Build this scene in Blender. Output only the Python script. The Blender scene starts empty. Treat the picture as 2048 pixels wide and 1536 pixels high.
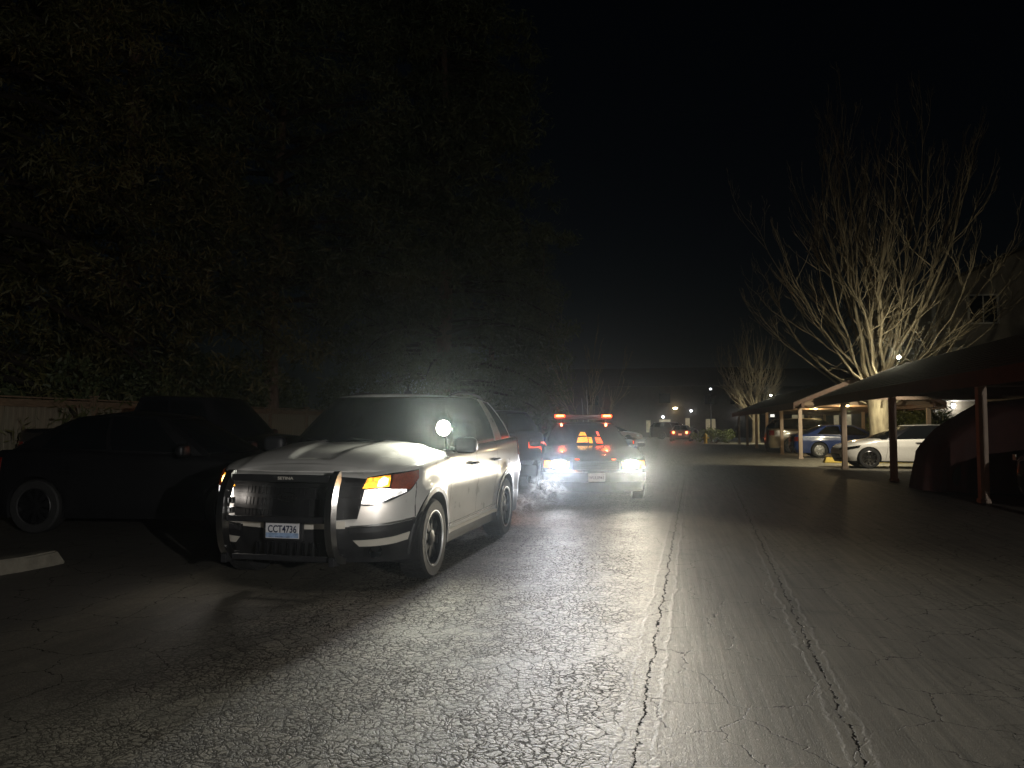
import bpy, bmesh, math, random
import numpy as np

R = math.radians
random.seed(7); np.random.seed(7)
scene = bpy.context.scene
COL = scene.collection

# ------------------------------------------------------------------ camera
CAM_H = 1.40
cam_d = bpy.data.cameras.new('camera')
cam = bpy.data.objects.new('camera', cam_d); COL.objects.link(cam)
cam.location = (0, 0, CAM_H)
cam.rotation_euler = (R(90 + 3.09), 0, R(10.98))
cam_d.sensor_width = 36; cam_d.lens = 27.03
cam_d.clip_start = 0.05; cam_d.clip_end = 1500
scene.camera = cam

# ------------------------------------------------------------------ night sky, moon
world = bpy.data.worlds.new('World'); scene.world = world
world.use_nodes = True
wn = world.node_tree
bg = wn.nodes['Background']
sky = wn.nodes.new('ShaderNodeTexSky'); sky.sky_type = 'NISHITA'; sky.sun_disc = False
sky.sun_elevation = R(24); sky.sun_rotation = R(140); sky.air_density = 1.0; sky.dust_density = 0.4
wn.links.new(sky.outputs[0], bg.inputs[0]); bg.inputs[1].default_value = 0.00035
sun_d = bpy.data.lights.new('moon', 'SUN'); sun_d.energy = 0.03; sun_d.angle = R(0.5); sun_d.color = (1, .95, .86)
sun = bpy.data.objects.new('moon', sun_d); COL.objects.link(sun)
sun.rotation_euler = (R(66), 0, R(40))
vs = scene.view_settings
vs.view_transform = 'Standard'; vs.look = 'None'; vs.exposure = 0; vs.gamma = 1; vs.use_curve_mapping = False
scene.cycles.use_denoising = True
scene.cycles.max_bounces = 6; scene.cycles.diffuse_bounces = 2; scene.cycles.glossy_bounces = 3
scene.cycles.transmission_bounces = 4; scene.cycles.volume_bounces = 0; scene.cycles.transparent_max_bounces = 8
scene.cycles.sample_clamp_indirect = 4; scene.cycles.caustics_reflective = False; scene.cycles.caustics_refractive = False
scene.cycles.volume_step_rate = 2.0; scene.cycles.volume_max_steps = 64

# light strengths (W)
P_HEADLIGHT = 3300; P_SPOT = 200; P_ADDED = 2300; P_FLOOD = 200
HAZE = 0.0007

# ------------------------------------------------------------------ material helpers
MATS = {}
def nodes_of(m): return m.node_tree.nodes, m.node_tree.links
def mat(name, col, rough=.5, metal=0., spec=.5, coat=0., var=0., scale=6., bump=0., bscale=40., emit=None, estr=0., stretch=None, trans=0., col2=None):
    if name in MATS: return MATS[name]
    m = bpy.data.materials.new(name); m.use_nodes = True
    n, l = nodes_of(m); b = n['Principled BSDF']
    b.inputs['Base Color'].default_value = (*col, 1); b.inputs['Roughness'].default_value = rough
    b.inputs['Metallic'].default_value = metal; b.inputs['Specular IOR Level'].default_value = spec
    b.inputs['Coat Weight'].default_value = coat; b.inputs['Coat Roughness'].default_value = .06
    if trans: b.inputs['Transmission Weight'].default_value = trans
    if emit: b.inputs['Emission Color'].default_value = (*emit, 1); b.inputs['Emission Strength'].default_value = estr
    tc = n.new('ShaderNodeTexCoord'); vec = tc.outputs['Object']
    if stretch:
        mp = n.new('ShaderNodeMapping'); mp.inputs['Scale'].default_value = stretch
        l.new(vec, mp.inputs[0]); vec = mp.outputs[0]
    if var or col2:
        t = n.new('ShaderNodeTexNoise'); t.inputs['Scale'].default_value = scale; t.inputs['Detail'].default_value = 6
        l.new(vec, t.inputs['Vector'])
        r = n.new('ShaderNodeValToRGB'); r.color_ramp.elements[0].position = .3; r.color_ramp.elements[1].position = .7
        c2 = col2 if col2 else tuple(min(1, c * (1 + var)) for c in col)
        c1 = col if col2 else tuple(c * (1 - var) for c in col)
        r.color_ramp.elements[0].color = (*c1, 1); r.color_ramp.elements[1].color = (*c2, 1)
        l.new(t.outputs[0], r.inputs[0]); l.new(r.outputs[0], b.inputs['Base Color'])
        rr = n.new('ShaderNodeMapRange'); rr.inputs[3].default_value = max(.02, rough - .08); rr.inputs[4].default_value = min(1, rough + .08)
        l.new(t.outputs[0], rr.inputs[0]); l.new(rr.outputs[0], b.inputs['Roughness'])
    if bump:
        t2 = n.new('ShaderNodeTexNoise'); t2.inputs['Scale'].default_value = bscale; t2.inputs['Detail'].default_value = 5
        l.new(vec, t2.inputs['Vector'])
        bp = n.new('ShaderNodeBump'); bp.inputs['Strength'].default_value = bump; bp.inputs['Distance'].default_value = .02
        l.new(t2.outputs[0], bp.inputs['Height']); l.new(bp.outputs[0], b.inputs['Normal'])
    MATS[name] = m
    return m
def emis(name, col, s):
    return mat(name, tuple(min(1, c) for c in col), .3, emit=col, estr=s)

M_WHITE = mat('white_paint', (.66, .65, .62), .3, coat=.8, var=.07, scale=5)
M_PWHITE = mat('pearl_paint', (.74, .72, .67), .28, coat=.8, var=.02, scale=2)
M_BLACKP = mat('black_paint', (.012, .012, .014), .22, coat=.7, var=.15, scale=3)
M_DARKP = mat('charcoal_paint', (.006, .006, .007), .45, coat=.0, var=.2, scale=3)
M_BLUEP = mat('blue_paint', (.012, .03, .12), .25, coat=.8, var=.1, scale=3)
M_REDP = mat('maroon_paint', (.05, .008, .008), .3, coat=.7, var=.1, scale=3)
M_TANP = mat('tan_paint', (.2, .16, .1), .3, coat=.6, var=.08, scale=3)
M_PINKP = mat('silver_pink_paint', (.3, .22, .2), .3, coat=.6, var=.08, scale=3)
M_PLAST = mat('black_plastic', (.018, .018, .02), .5, var=.2, scale=20, bump=.08, bscale=300)
M_GRILLE = mat('grille_black', (.008, .008, .009), .4, var=.2, scale=30)
M_GLASS = mat('tinted_glass', (.006, .007, .008), .04, spec=.6, var=.1, scale=2)
M_CHROME = mat('chrome', (.7, .7, .7), .12, metal=1., var=.05, scale=30)
M_STEEL = mat('brushed_steel', (.38, .38, .38), .32, metal=1., var=.15, scale=30, stretch=(1, 1, .1))
M_RUBBER = mat('tyre_rubber', (.016, .016, .016), .75, var=.25, scale=30, bump=.2, bscale=90)
M_RIM = mat('dark_rim', (.03, .03, .032), .35, metal=.6, var=.2, scale=20)
M_ALLOY = mat('alloy_rim', (.5, .5, .5), .25, metal=1., var=.1, scale=20)
M_REFL = mat('lamp_reflector', (.5, .5, .52), .15, metal=1., var=.1, scale=60)
M_CLEAR = mat('clear_lens', (.5, .5, .5), .08, var=.05, scale=40)
M_REDL = mat('red_lens', (.16, .012, .008), .12, var=.1, scale=60)
M_ORNGL = mat('orange_lens', (.12, .016, .006), .12, var=.1, scale=60, emit=(1, .15, .02), estr=.03)
M_STRIPE = mat('pale_reflective_strip', (.6, .57, .5), .4, var=.04, scale=10)
M_HEAD = emis('headlight_glow', (1., .97, .9), 26)
M_HEADX = emis('low_beam_glow', (1., .98, .95), 24)
M_AMBER = emis('amber_glow', (1., .42, .03), 3.2)
M_AMBERHOT = emis('amber_bulb_glow', (1., .62, .16), 9)
M_REDG = emis('red_glow', (1., .09, .02), 5)
M_REDHOT = emis('red_led_glow', (1., .35, .08), 12)
M_TAIL = emis('tail_glow', (1., .1, .05), 1.6)
M_SPOT = emis('spotlight_glow', (1., 1., .86), 34)
M_WARM = emis('warm_lamp_glow', (1., .8, .45), 14)
M_COOL = emis('cool_lamp_glow', (.9, .95, 1.), 12)
M_BLUEL = emis('blue_sign_glow', (.2, .6, 1.), 4)
M_WIN = mat('lit_window', (.4, .36, .26), .5, emit=(1., .84, .5), estr=.16, col2=(.2, .2, .14), scale=4)
M_WINW = emis('bright_window', (1., .96, .86), 1.2)

def facet(m, lo, hi, sc=55):
    n, l = nodes_of(m); b = n['Principled BSDF']; tc = n.new('ShaderNodeTexCoord')
    v = n.new('ShaderNodeTexVoronoi'); v.inputs['Scale'].default_value = sc; l.new(tc.outputs['Object'], v.inputs['Vector'])
    q = n.new('ShaderNodeMapRange'); q.inputs[1].default_value = 0; q.inputs[2].default_value = .7; q.inputs[3].default_value = hi; q.inputs[4].default_value = lo
    l.new(v.outputs['Distance'], q.inputs[0]); l.new(q.outputs[0], b.inputs['Emission Strength'])
    return m
M_GLOWLENS = facet(emis('lit_lens', (1., .98, .95), 2), .3, 2.6, 40)
facet(M_AMBER, .55, 3.4, 34); facet(M_ORNGL, .01, .12, 60); facet(M_REDG, 1.2, 6., 30)
# ------------------------------------------------------------------ object helpers
def obj(name, verts, faces, m, parent=None, smooth=True, angle=40, edges=()):
    me = bpy.data.meshes.new(name)
    me.from_pydata([tuple(map(float, v)) for v in verts], edges, [tuple(int(i) for i in f) for f in faces])
    me.update()
    return link(name, me, m, parent, smooth, angle)
def link(name, me, m, parent=None, smooth=True, angle=40):
    o = bpy.data.objects.new(name, me); COL.objects.link(o)
    if m is not None and len(me.materials) == 0: me.materials.append(m)
    if smooth and len(me.polygons):
        me.shade_smooth()
        try: me.set_sharp_from_angle(angle=R(angle))
        except Exception: pass
    if parent is not None: o.parent = parent
    return o
def from_bm(name, bm, m, parent=None, smooth=False, angle=40):
    me = bpy.data.meshes.new(name); bm.to_mesh(me); bm.free()
    return link(name, me, m, parent, smooth, angle)
def thing(name, label, cat, loc=(0, 0, 0), rz=0., group=None):
    o = bpy.data.objects.new(name, None); COL.objects.link(o)
    o.empty_display_size = .2
    o.location = loc; o.rotation_euler = (0, 0, rz); o['label'] = label; o['category'] = cat
    if group: o['group'] = group
    return o
def tag(o, label, cat, group=None):
    o['label'] = label; o['category'] = cat
    if group: o['group'] = group
    return o
def struct(o): o['kind'] = 'structure'; return o

class MB:
    """collects primitives into one mesh"""
    def __init__(s): s.v = []; s.f = []
    def add(s, v, f):
        b = len(s.v); s.v += [tuple(p) for p in v]; s.f += [tuple(i + b for i in q) for q in f]; return s
    def box(s, c, d, rz=0., bev=0.):
        x, y, z = d[0] / 2, d[1] / 2, d[2] / 2; cs, sn = math.cos(rz), math.sin(rz)
        if bev <= 0:
            P = [(-x, -y, -z), (x, -y, -z), (x, y, -z), (-x, y, -z), (-x, -y, z), (x, -y, z), (x, y, z), (-x, y, z)]
            F = [(3, 2, 1, 0), (4, 5, 6, 7), (0, 1, 5, 4), (1, 2, 6, 5), (2, 3, 7, 6), (3, 0, 4, 7)]
        else:
            bm = bmesh.new(); bmesh.ops.create_cube(bm, size=1.)
            for q in bm.verts: q.co = (q.co.x * d[0], q.co.y * d[1], q.co.z * d[2])
            bmesh.ops.bevel(bm, geom=bm.edges[:], offset=bev, segments=2, affect='EDGES', profile=.6)
            bm.verts.index_update()
            P = [tuple(q.co) for q in bm.verts]; F = [tuple(q.index for q in f.verts) for f in bm.faces]; bm.free()
        P = [(c[0] + p[0] * cs - p[1] * sn, c[1] + p[0] * sn + p[1] * cs, c[2] + p[2]) for p in P]
        return s.add(P, F)
    def tube(s, pts, rad, n=8, cap=True):
        pts = [np.array(p, float) for p in pts]
        if not hasattr(rad, '__len__'): rad = [rad] * len(pts)
        V = []; F = []
        up = None
        for i, p in enumerate(pts):
            t = pts[min(i + 1, len(pts) - 1)] - pts[max(i - 1, 0)]; t /= (np.linalg.norm(t) + 1e-9)
            if up is None:
                up = np.array((0, 0, 1.)) if abs(t[2]) < .9 else np.array((1., 0, 0))
            a = np.cross(t, up); a /= (np.linalg.norm(a) + 1e-9); b = np.cross(a, t); up = b
            for k in range(n):
                w = 2 * math.pi * k / n
                V.append(p + rad[i] * (math.cos(w) * a + math.sin(w) * b))
        for i in range(len(pts) - 1):
            for k in range(n):
                k2 = (k + 1) % n
                F.append((i * n + k, i * n + k2, (i + 1) * n + k2, (i + 1) * n + k))
        if cap:
            F.append(tuple(range(n))[::-1]); F.append(tuple((len(pts) - 1) * n + k for k in range(n)))
        return s.add(V, F)
    def lathe(s, prof, c, axis='z', n=24, flip=1):
        """prof: (r, h) list; axis direction"""
        V = []; F = []
        for r, h in prof:
            for k in range(n):
                w = 2 * math.pi * k / n; a, b = r * math.cos(w), r * math.sin(w)
                if axis == 'z': V.append((c[0] + a, c[1] + b, c[2] + h))
                elif axis == 'y': V.append((c[0] + a, c[1] + h * flip, c[2] + b))
                else: V.append((c[0] + h * flip, c[1] + a, c[2] + b))
        for i in range(len(prof) - 1):
            for k in range(n):
                k2 = (k + 1) % n; F.append((i * n + k, i * n + k2, (i + 1) * n + k2, (i + 1) * n + k))
        return s.add(V, F)
    def build(s, name, m, parent=None, smooth=False, angle=40):
        return obj(name, s.v, s.f, m, parent, smooth, angle)

def text_mesh(name, body, size, m, parent, loc, rot, extrude=.001, sx=1., bold=0.):
    cu = bpy.data.curves.new(name + '_font', 'FONT'); cu.body = body; cu.size = size; cu.extrude = extrude
    cu.align_x = 'CENTER'; cu.align_y = 'CENTER'; cu.offset = bold; cu.resolution_u = 3
    t = bpy.data.objects.new('tmp_text', cu); COL.objects.link(t)
    dg = bpy.context.evaluated_depsgraph_get()
    me = bpy.data.meshes.new_from_object(t.evaluated_get(dg))
    bpy.data.objects.remove(t)
    me.name = name
    for v in me.vertices: v.co.x *= sx
    o = link(name, me, m, parent, False)
    o.location = loc; o.rotation_euler = rot
    return o

def spot(name, loc, target, power, angle, blend, col, size=.05, parent=None):
    d = bpy.data.lights.new(name, 'SPOT'); d.energy = power; d.spot_size = R(angle); d.spot_blend = blend
    d.color = col; d.shadow_soft_size = size
    o = bpy.data.objects.new(name, d); COL.objects.link(o)
    o.location = loc
    v = np.array(target, float) - np.array(loc, float)
    from mathutils import Vector
    o.rotation_euler = Vector(v).to_track_quat('-Z', 'Y').to_euler()
    if parent is not None: o.parent = parent
    return o
def beam_shape(o, up0, up1, up_min, dn_k=None, side=None, dn_pow=2.2):
    """lens pattern of a real lamp: strength by direction in the lamp's own frame (y up, x across)"""
    d = o.data; d.use_nodes = True; n, l = d.node_tree.nodes, d.node_tree.links
    em = n.get('Emission') or n.new('ShaderNodeEmission')
    tc = n.new('ShaderNodeTexCoord'); sp = n.new('ShaderNodeSeparateXYZ'); l.new(tc.outputs['Normal'], sp.inputs[0])
    def mr(x, a, b, c, e):
        q = n.new('ShaderNodeMapRange'); q.interpolation_type = 'SMOOTHSTEP'
        for i, v in enumerate((a, b, c, e)): q.inputs[i + 1].default_value = v
        l.new(x, q.inputs[0]); return q.outputs[0]
    def m(op, a, b=None):
        q = n.new('ShaderNodeMath'); q.operation = op
        for i, v in enumerate((a, b)):
            if v is None: continue
            if isinstance(v, (int, float)): q.inputs[i].default_value = v
            else: l.new(v, q.inputs[i])
        return q.outputs[0]
    y = sp.outputs[1]; f = mr(y, up0, up1, 1., up_min)
    if dn_k:
        t = m('DIVIDE', dn_k, m('MAXIMUM', m('MULTIPLY', y, -1.), dn_k)); f = m('MULTIPLY', f, m('POWER', t, dn_pow))
    if side: f = m('MULTIPLY', f, mr(m('ABSOLUTE', sp.outputs[0]), side[0], side[1], 1., side[2]))
    l.new(f, em.inputs['Strength']); l.new(em.outputs[0], n['Light Output'].inputs[0]) if 'Light Output' in n else None
    return o
def point(name, loc, power, col, size=.05, parent=None):
    d = bpy.data.lights.new(name, 'POINT'); d.energy = power; d.color = col; d.shadow_soft_size = size
    o = bpy.data.objects.new(name, d); COL.objects.link(o); o.location = loc
    if parent is not None: o.parent = parent
    return o
def sstep(a, b, x):
    t = np.clip((np.asarray(x, float) - a) / (b - a), 0, 1); return t * t * (3 - 2 * t)

# ------------------------------------------------------------------ ground
def ground_material():
    m = bpy.data.materials.new('cracked_asphalt'); m.use_nodes = True
    n, l = nodes_of(m); b = n['Principled BSDF']
    def N(t, **k):
        q = n.new(t)
        for a, v in k.items(): setattr(q, a, v)
        return q
    def math_(op, a, bb=None, c=None):
        q = N('ShaderNodeMath', operation=op)
        for i, v in enumerate((a, bb, c)):
            if v is None: continue
            if isinstance(v, (int, float)): q.inputs[i].default_value = v
            else: l.new(v, q.inputs[i])
        return q.outputs[0]
    def ss(x, lo, hi, o0, o1):
        q = N('ShaderNodeMapRange', interpolation_type='SMOOTHSTEP')
        q.inputs[1].default_value = lo; q.inputs[2].default_value = hi; q.inputs[3].default_value = o0; q.inputs[4].default_value = o1
        l.new(x, q.inputs[0]); return q.outputs[0]
    def noise(vec, sc, det=4, rough=.55):
        q = N('ShaderNodeTexNoise'); q.inputs['Scale'].default_value = sc; q.inputs['Detail'].default_value = det
        q.inputs['Roughness'].default_value = rough; l.new(vec, q.inputs['Vector']); return q
    geo = N('ShaderNodeNewGeometry'); pos = geo.outputs['Position']
    sep = N('ShaderNodeSeparateXYZ'); l.new(pos, sep.inputs[0]); X, Y = sep.outputs[0], sep.outputs[1]
    # distorted coordinates
    nd = noise(pos, 7, 5); nd2 = noise(pos, 34, 3)
    v1 = N('ShaderNodeVectorMath', operation='MULTIPLY_ADD'); v1.inputs[1].default_value = (.16, .16, 0); l.new(nd.outputs['Color'], v1.inputs[0]); l.new(pos, v1.inputs[2])
    v2 = N('ShaderNodeVectorMath', operation='MULTIPLY_ADD'); v2.inputs[1].default_value = (.035, .035, 0); l.new(nd2.outputs['Color'], v2.inputs[0]); l.new(v1.outputs[0], v2.inputs[2])
    P2 = v2.outputs[0]
    def vor(sc, w):
        q = N('ShaderNodeTexVoronoi', feature='DISTANCE_TO_EDGE', voronoi_dimensions='2D'); q.inputs['Scale'].default_value = sc
        l.new(P2, q.inputs['Vector']); return ss(q.outputs['Distance'], 0., w, 1., 0.)
    big = noise(pos, .45, 3).outputs[0]; mid = noise(pos, 1.6, 4).outputs[0]
    c1 = vor(23, .2); c2 = vor(8.5, .085); c3 = vor(2.1, .014)
    # the alligator-cracked lane lies left of the long seam; the right lane is smoother
    lane = math_('MULTIPLY', ss(X, -3.6, -2.3, .22, 1.), ss(X, -.35, .15, 1., .06))
    w1 = math_('MULTIPLY', lane, ss(mid, .33, .55, .6, 1.))
    w2 = math_('MULTIPLY', math_('MAXIMUM', lane, math_('MULTIPLY', ss(X, 1.0, 1.6, 0., .55), ss(mid, .45, .62, 0., 1.))), ss(big, .35, .6, .75, 1.))
    cr = math_('MAXIMUM', math_('MULTIPLY', c1, math_('MULTIPLY', w1, .9)), math_('MULTIPLY', c2, w2))
    cr = math_('MAXIMUM', cr, math_('MULTIPLY', c3, ss(mid, .38, .5, .3, .95)))
    pits = math_('MULTIPLY', ss(noise(pos, 62, 3, .6).outputs[0], .53, .64, 0., 1.), math_('MULTIPLY', lane, ss(mid, .36, .58, .5, .8)))
    cr = math_('MAXIMUM', cr, pits)
    # long seams x = a + b y
    wob = noise(pos, 3.2, 6, .7).outputs[0]
    wobf = noise(pos, 15, 5, .7).outputs[0]
    def seam(a, bb, width, wmul=.14):
        e = math_('ADD', math_('MULTIPLY', math_('SUBTRACT', wob, .5), wmul), math_('MULTIPLY', math_('SUBTRACT', wobf, .5), .06))
        t = math_('MULTIPLY_ADD', Y, bb, a)
        d = math_('ABSOLUTE', math_('SUBTRACT', math_('SUBTRACT', X, t), e))
        return d
    dA = seam(-.26, .04, .02); dB = seam(.63, .054, .02); dC = seam(2.05, .02, .02, .3)
    wvar = ss(wobf, .35, .68, .0015, .016)
    def line(d): return math_('SUBTRACT', 1., ss_d(d))
    def ss_d(d):
        q = math_('DIVIDE', d, wvar); return ss(q, .35, 1., 0., 1.)
    near = ss(Y, 14, 30, 1., 0.)
    lc = math_('MAXIMUM', math_('MAXIMUM', line(dA), line(dB)), math_('MULTIPLY', line(dC), .5))
    cr = math_('MAXIMUM', cr, math_('MULTIPLY', lc, near))
    # raised seal beads beside the seams
    def bead(d, c0):
        return math_('MULTIPLY', ss(math_('ABSOLUTE', math_('SUBTRACT', d, c0)), 0., .022, 1., 0.), near)
    bd = math_('MAXIMUM', bead(dA, .085), bead(dB, .06))
    # sealcoat streaks and tyre tracks
    mp = N('ShaderNodeMapping'); mp.inputs['Rotation'].default_value = (0, 0, R(33)); mp.inputs['Scale'].default_value = (7, .5, 1); l.new(pos, mp.inputs[0])
    streak = noise(mp.outputs[0], 1.6, 5, .6).outputs[0]
    mp2 = N('ShaderNodeMapping'); mp2.inputs['Scale'].default_value = (26, .7, 1); l.new(pos, mp2.inputs[0])
    tread = noise(mp2.outputs[0], 1.1, 3).outputs[0]
    trk = math_('MULTIPLY', ss(math_('ABSOLUTE', math_('SUBTRACT', X, -1.45)), .06, .2, 1., 0.), ss(Y, 2, 5, 1., .25))
    agg = noise(pos, 130, 2).outputs[0]; agg2 = noise(pos, 48, 3).outputs[0]
    vc = N('ShaderNodeTexVoronoi', feature='F1', voronoi_dimensions='2D'); vc.inputs['Scale'].default_value = 8.5; l.new(P2, vc.inputs['Vector'])
    sc_ = N('ShaderNodeSeparateColor'); l.new(vc.outputs['Color'], sc_.inputs[0]); cell = math_('MULTIPLY', sc_.outputs[0], lane)
    # colour
    ramp = N('ShaderNodeValToRGB'); ramp.color_ramp.elements[0].position = .25; ramp.color_ramp.elements[1].position = .75
    ramp.color_ramp.elements[0].color = (.066, .061, .049, 1); ramp.color_ramp.elements[1].color = (.26, .238, .188, 1)
    t = math_('ADD', math_('MULTIPLY', streak, .4), math_('ADD', math_('MULTIPLY', mid, .3), math_('ADD', math_('MULTIPLY', agg, .3), math_('MULTIPLY', math_('SUBTRACT', cell, .3), .22))))
    rl = ss(X, -.3, .3, 0., 1.)
    mp3 = N('ShaderNodeMapping'); mp3.inputs['Rotation'].default_value = (0, 0, R(52)); mp3.inputs['Scale'].default_value = (16, .35, 1); l.new(pos, mp3.inputs[0])
    brush = noise(mp3.outputs[0], 1.3, 4, .65).outputs[0]
    t = math_('ADD', t, math_('MULTIPLY', math_('MULTIPLY', math_('SUBTRACT', brush, .48), rl), .55))
    stain = ss(noise(pos, .9, 6, .7).outputs[0], .54, .72, 0., .16)
    t = math_('SUBTRACT', t, stain)
    l.new(t, ramp.inputs[0])
    # base colour darker on the parking strip to the left
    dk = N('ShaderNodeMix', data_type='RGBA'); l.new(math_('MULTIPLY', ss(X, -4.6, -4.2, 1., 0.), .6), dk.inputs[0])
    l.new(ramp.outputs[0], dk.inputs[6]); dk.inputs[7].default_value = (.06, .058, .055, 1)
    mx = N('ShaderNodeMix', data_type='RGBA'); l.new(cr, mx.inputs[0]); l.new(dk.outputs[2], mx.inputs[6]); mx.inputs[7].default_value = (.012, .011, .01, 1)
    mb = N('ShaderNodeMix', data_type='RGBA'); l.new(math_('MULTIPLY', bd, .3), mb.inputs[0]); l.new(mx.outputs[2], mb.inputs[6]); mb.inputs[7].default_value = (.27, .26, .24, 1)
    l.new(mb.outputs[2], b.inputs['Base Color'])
    rg = N('ShaderNodeMapRange'); rg.inputs[3].default_value = .44; rg.inputs[4].default_value = .74; l.new(agg2, rg.inputs[0])
    l.new(math_('MAXIMUM', rg.outputs[0], cr), b.inputs['Roughness'])
    l.new(math_('MULTIPLY', math_('SUBTRACT', 1., cr), .5), b.inputs['Specular IOR Level'])
    # relief
    h = math_('MULTIPLY', cr, -.25)
    h = math_('ADD', h, math_('MULTIPLY', bd, .22))
    h = math_('ADD', h, math_('MULTIPLY', agg, .36)); h = math_('ADD', h, math_('MULTIPLY', agg2, .10))
    h = math_('ADD', h, math_('MULTIPLY', streak, .25)); h = math_('ADD', h, math_('ADD', math_('MULTIPLY', cell, .12), math_('MULTIPLY', math_('MULTIPLY', brush, rl), .3)))
    h = math_('ADD', h, math_('MULTIPLY', math_('MULTIPLY', tread, trk), 1.2))
    bp = N('ShaderNodeBump'); bp.inputs['Strength'].default_value = .6; bp.inputs['Distance'].default_value = .014
    l.new(h, bp.inputs['Height']); l.new(bp.outputs[0], b.inputs['Normal'])
    return m
def make_ground():
    s = 600
    xs = [-s, -60, -20, -8, -4, 0, 4, 8, 20, 60, s]; ys = [-s, -40, -10, 0, 5, 10, 20, 40, 80, 160, s]
    V = [(x, y, 0) for y in ys for x in xs]; W_ = len(xs)
    F = [(j * W_ + i, j * W_ + i + 1, (j + 1) * W_ + i + 1, (j + 1) * W_ + i) for j in range(len(ys) - 1) for i in range(W_ - 1)]
    struct(obj('ground', V, F, ground_material(), None, False))
make_ground()

# ------------------------------------------------------------------ car builder
class Car:
    def __init__(s, name, label, cat, loc, rz, sp, group=None):
        """local x forward (0 = front axle), y left, z up"""
        s.sp = sp; s.t = thing(name, label, cat, loc, rz, group)
        s.q = sp.get('q', 1.)               # detail
        W, foh, xr = sp['W'], sp['foh'], -(sp['wb'] + sp['roh'])
        s.W, s.foh, s.xr = W, foh, xr
        rf, rr = sp.get('rcf', .38), sp.get('rcr', .3)
        bf, br = sp.get('bowf', .10), sp.get('bowr', .06)
        pts = []
        for y in np.linspace(0, W - rf, 16): pts.append((foh - bf * (y / (W - rf)) ** 2, y))
        x1 = foh - bf
        for a in np.linspace(0, math.pi / 2, 14)[1:]: pts.append((x1 - rf * 1.15 + rf * 1.15 * math.cos(a) ** 1.0, W - rf + rf * math.sin(a)))
        xb = xr + br
        for x in np.linspace(x1 - rf * 1.15, xb + rr, 30)[1:-1]: pts.append((x, W))
        for a in np.linspace(math.pi / 2, math.pi, 12): pts.append((xb + rr + rr * math.cos(a), W - rr + rr * math.sin(a)))
        for y in np.linspace(W - rr, 0, 10)[1:]: pts.append((xr + br * (y / (W - rr)) ** 2, y))
        P = np.array(pts); d = np.r_[0, np.cumsum(np.hypot(*np.diff(P, axis=0).T))]
        s.U = d[-1]; us = np.linspace(0, s.U, 500)
        s.us = us; s.cx = np.interp(us, d, P[:, 0]); s.cy = np.interp(us, d, P[:, 1])
        k = np.ones(9) / 9
        def sm(a, ends):
            p = np.r_[[a[0]] * 4, a, [a[-1]] * 4]; return np.convolve(p, k, 'valid')
        s.cx = sm(s.cx, 0); c = sm(s.cy, 0); c[:5] = s.cy[:5]; c[-5:] = s.cy[-5:]; s.cy = c
        tx, ty = np.gradient(s.cx), np.gradient(s.cy); n = np.hypot(tx, ty) + 1e-9
        s.nx, s.ny = ty / n, -tx / n
        zt = np.array(sp['zt']); s.ztx = zt[np.argsort(zt[:, 0])]
    def uy(s, y):                           # arc position on the front face
        i = np.argmax(s.cy[:200] >= abs(y)) if abs(y) > 0 else 0
        return math.copysign(s.us[i], y) if y else 0.
    def ux(s, x, side=1):                   # arc position along the side
        h = len(s.us); m = np.where(s.cy > s.W * .93)[0]
        j = m[np.argmin(np.abs(s.cx[m] - x))]; return side * s.us[j]
    def uyr(s, y):                          # rear face
        i = len(s.us) - 1 - np.argmax(s.cy[::-1] >= abs(y)) if abs(y) > 0 else len(s.us) - 1
        return math.copysign(s.us[i], y if y else 1)
    def ztop(s, u):
        return np.interp(np.interp(abs(u), s.us, s.cx), s.ztx[:, 0], s.ztx[:, 1])
    def S(s, u, z):
        a = min(abs(u), s.U); sg = 1. if u >= 0 else -1.
        bx, by = np.interp(a, s.us, s.cx), np.interp(a, s.us, s.cy)
        nx, ny = np.interp(a, s.us, s.nx), np.interp(a, s.us, s.ny)
        sp = s.sp
        of = np.interp(z, *sp['fz']) * max(nx, 0) + np.interp(z, *sp['rz']) * max(-nx, 0) + np.interp(z, *sp['sz']) * ny * ny
        r = sp.get('shoulder', .07); tz = s.ztop(u) - z
        if tz < r:
            e = min(1., (r - max(tz, 0)) / r); of -= r * .8 * (1 - math.sqrt(max(0, 1 - e * e)))
        for ax in (0, -sp['wb']):           # flared arches
            dd = math.hypot(bx - ax, z - sp['rw'])
            Ra = sp['ra']
            if dd < Ra + .16 and z < s.ztop(u) - .05: of += sp.get('flare', .018) * ny * (1 - float(sstep(Ra + .02, Ra + .16, dd)))
        return np.array((bx + nx * of, sg * max(0., by + ny * of), z))
    def skin(s, name, m, z0, z1, nrow, parent=None, N=None):
        """band of the hull between functions z0(u) and z1(u) with the wheel arches cut out"""
        sp = s.sp; N = N or int(150 * s.q); us = np.linspace(-s.U, s.U, 2 * N + 1)
        V = []; inside = []
        for u in us:
            a, b = z0(u), z1(u)
            for j in range(nrow + 1):
                f = j / nrow; f = 1 - (1 - f) ** 1.25 if z1 == s.ztop else f
                p = S = s.S(u, a + (b - a) * f); ins = False
                for ax in (0, -sp['wb']):
                    dx, dz = p[0] - ax, p[2] - sp['rw']; dd = math.hypot(dx, dz)
                    if abs(p[1]) > s.W * .75 and dd < sp['ra']:
                        ins = True
                        if dd > 1e-3: p = np.array((ax + dx / dd * sp['ra'], p[1], sp['rw'] + dz / dd * sp['ra']))
                V.append(p); inside.append(ins)
        F = []; W_ = nrow + 1
        for i in range(2 * N):
            for j in range(nrow):
                q = (i * W_ + j, i * W_ + j + 1, (i + 1) * W_ + j + 1, (i + 1) * W_ + j)
                if all(inside[k] for k in q): continue
                F.append(q)
        return obj(name, V, F, m, parent or s.t, True, 50)
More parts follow.
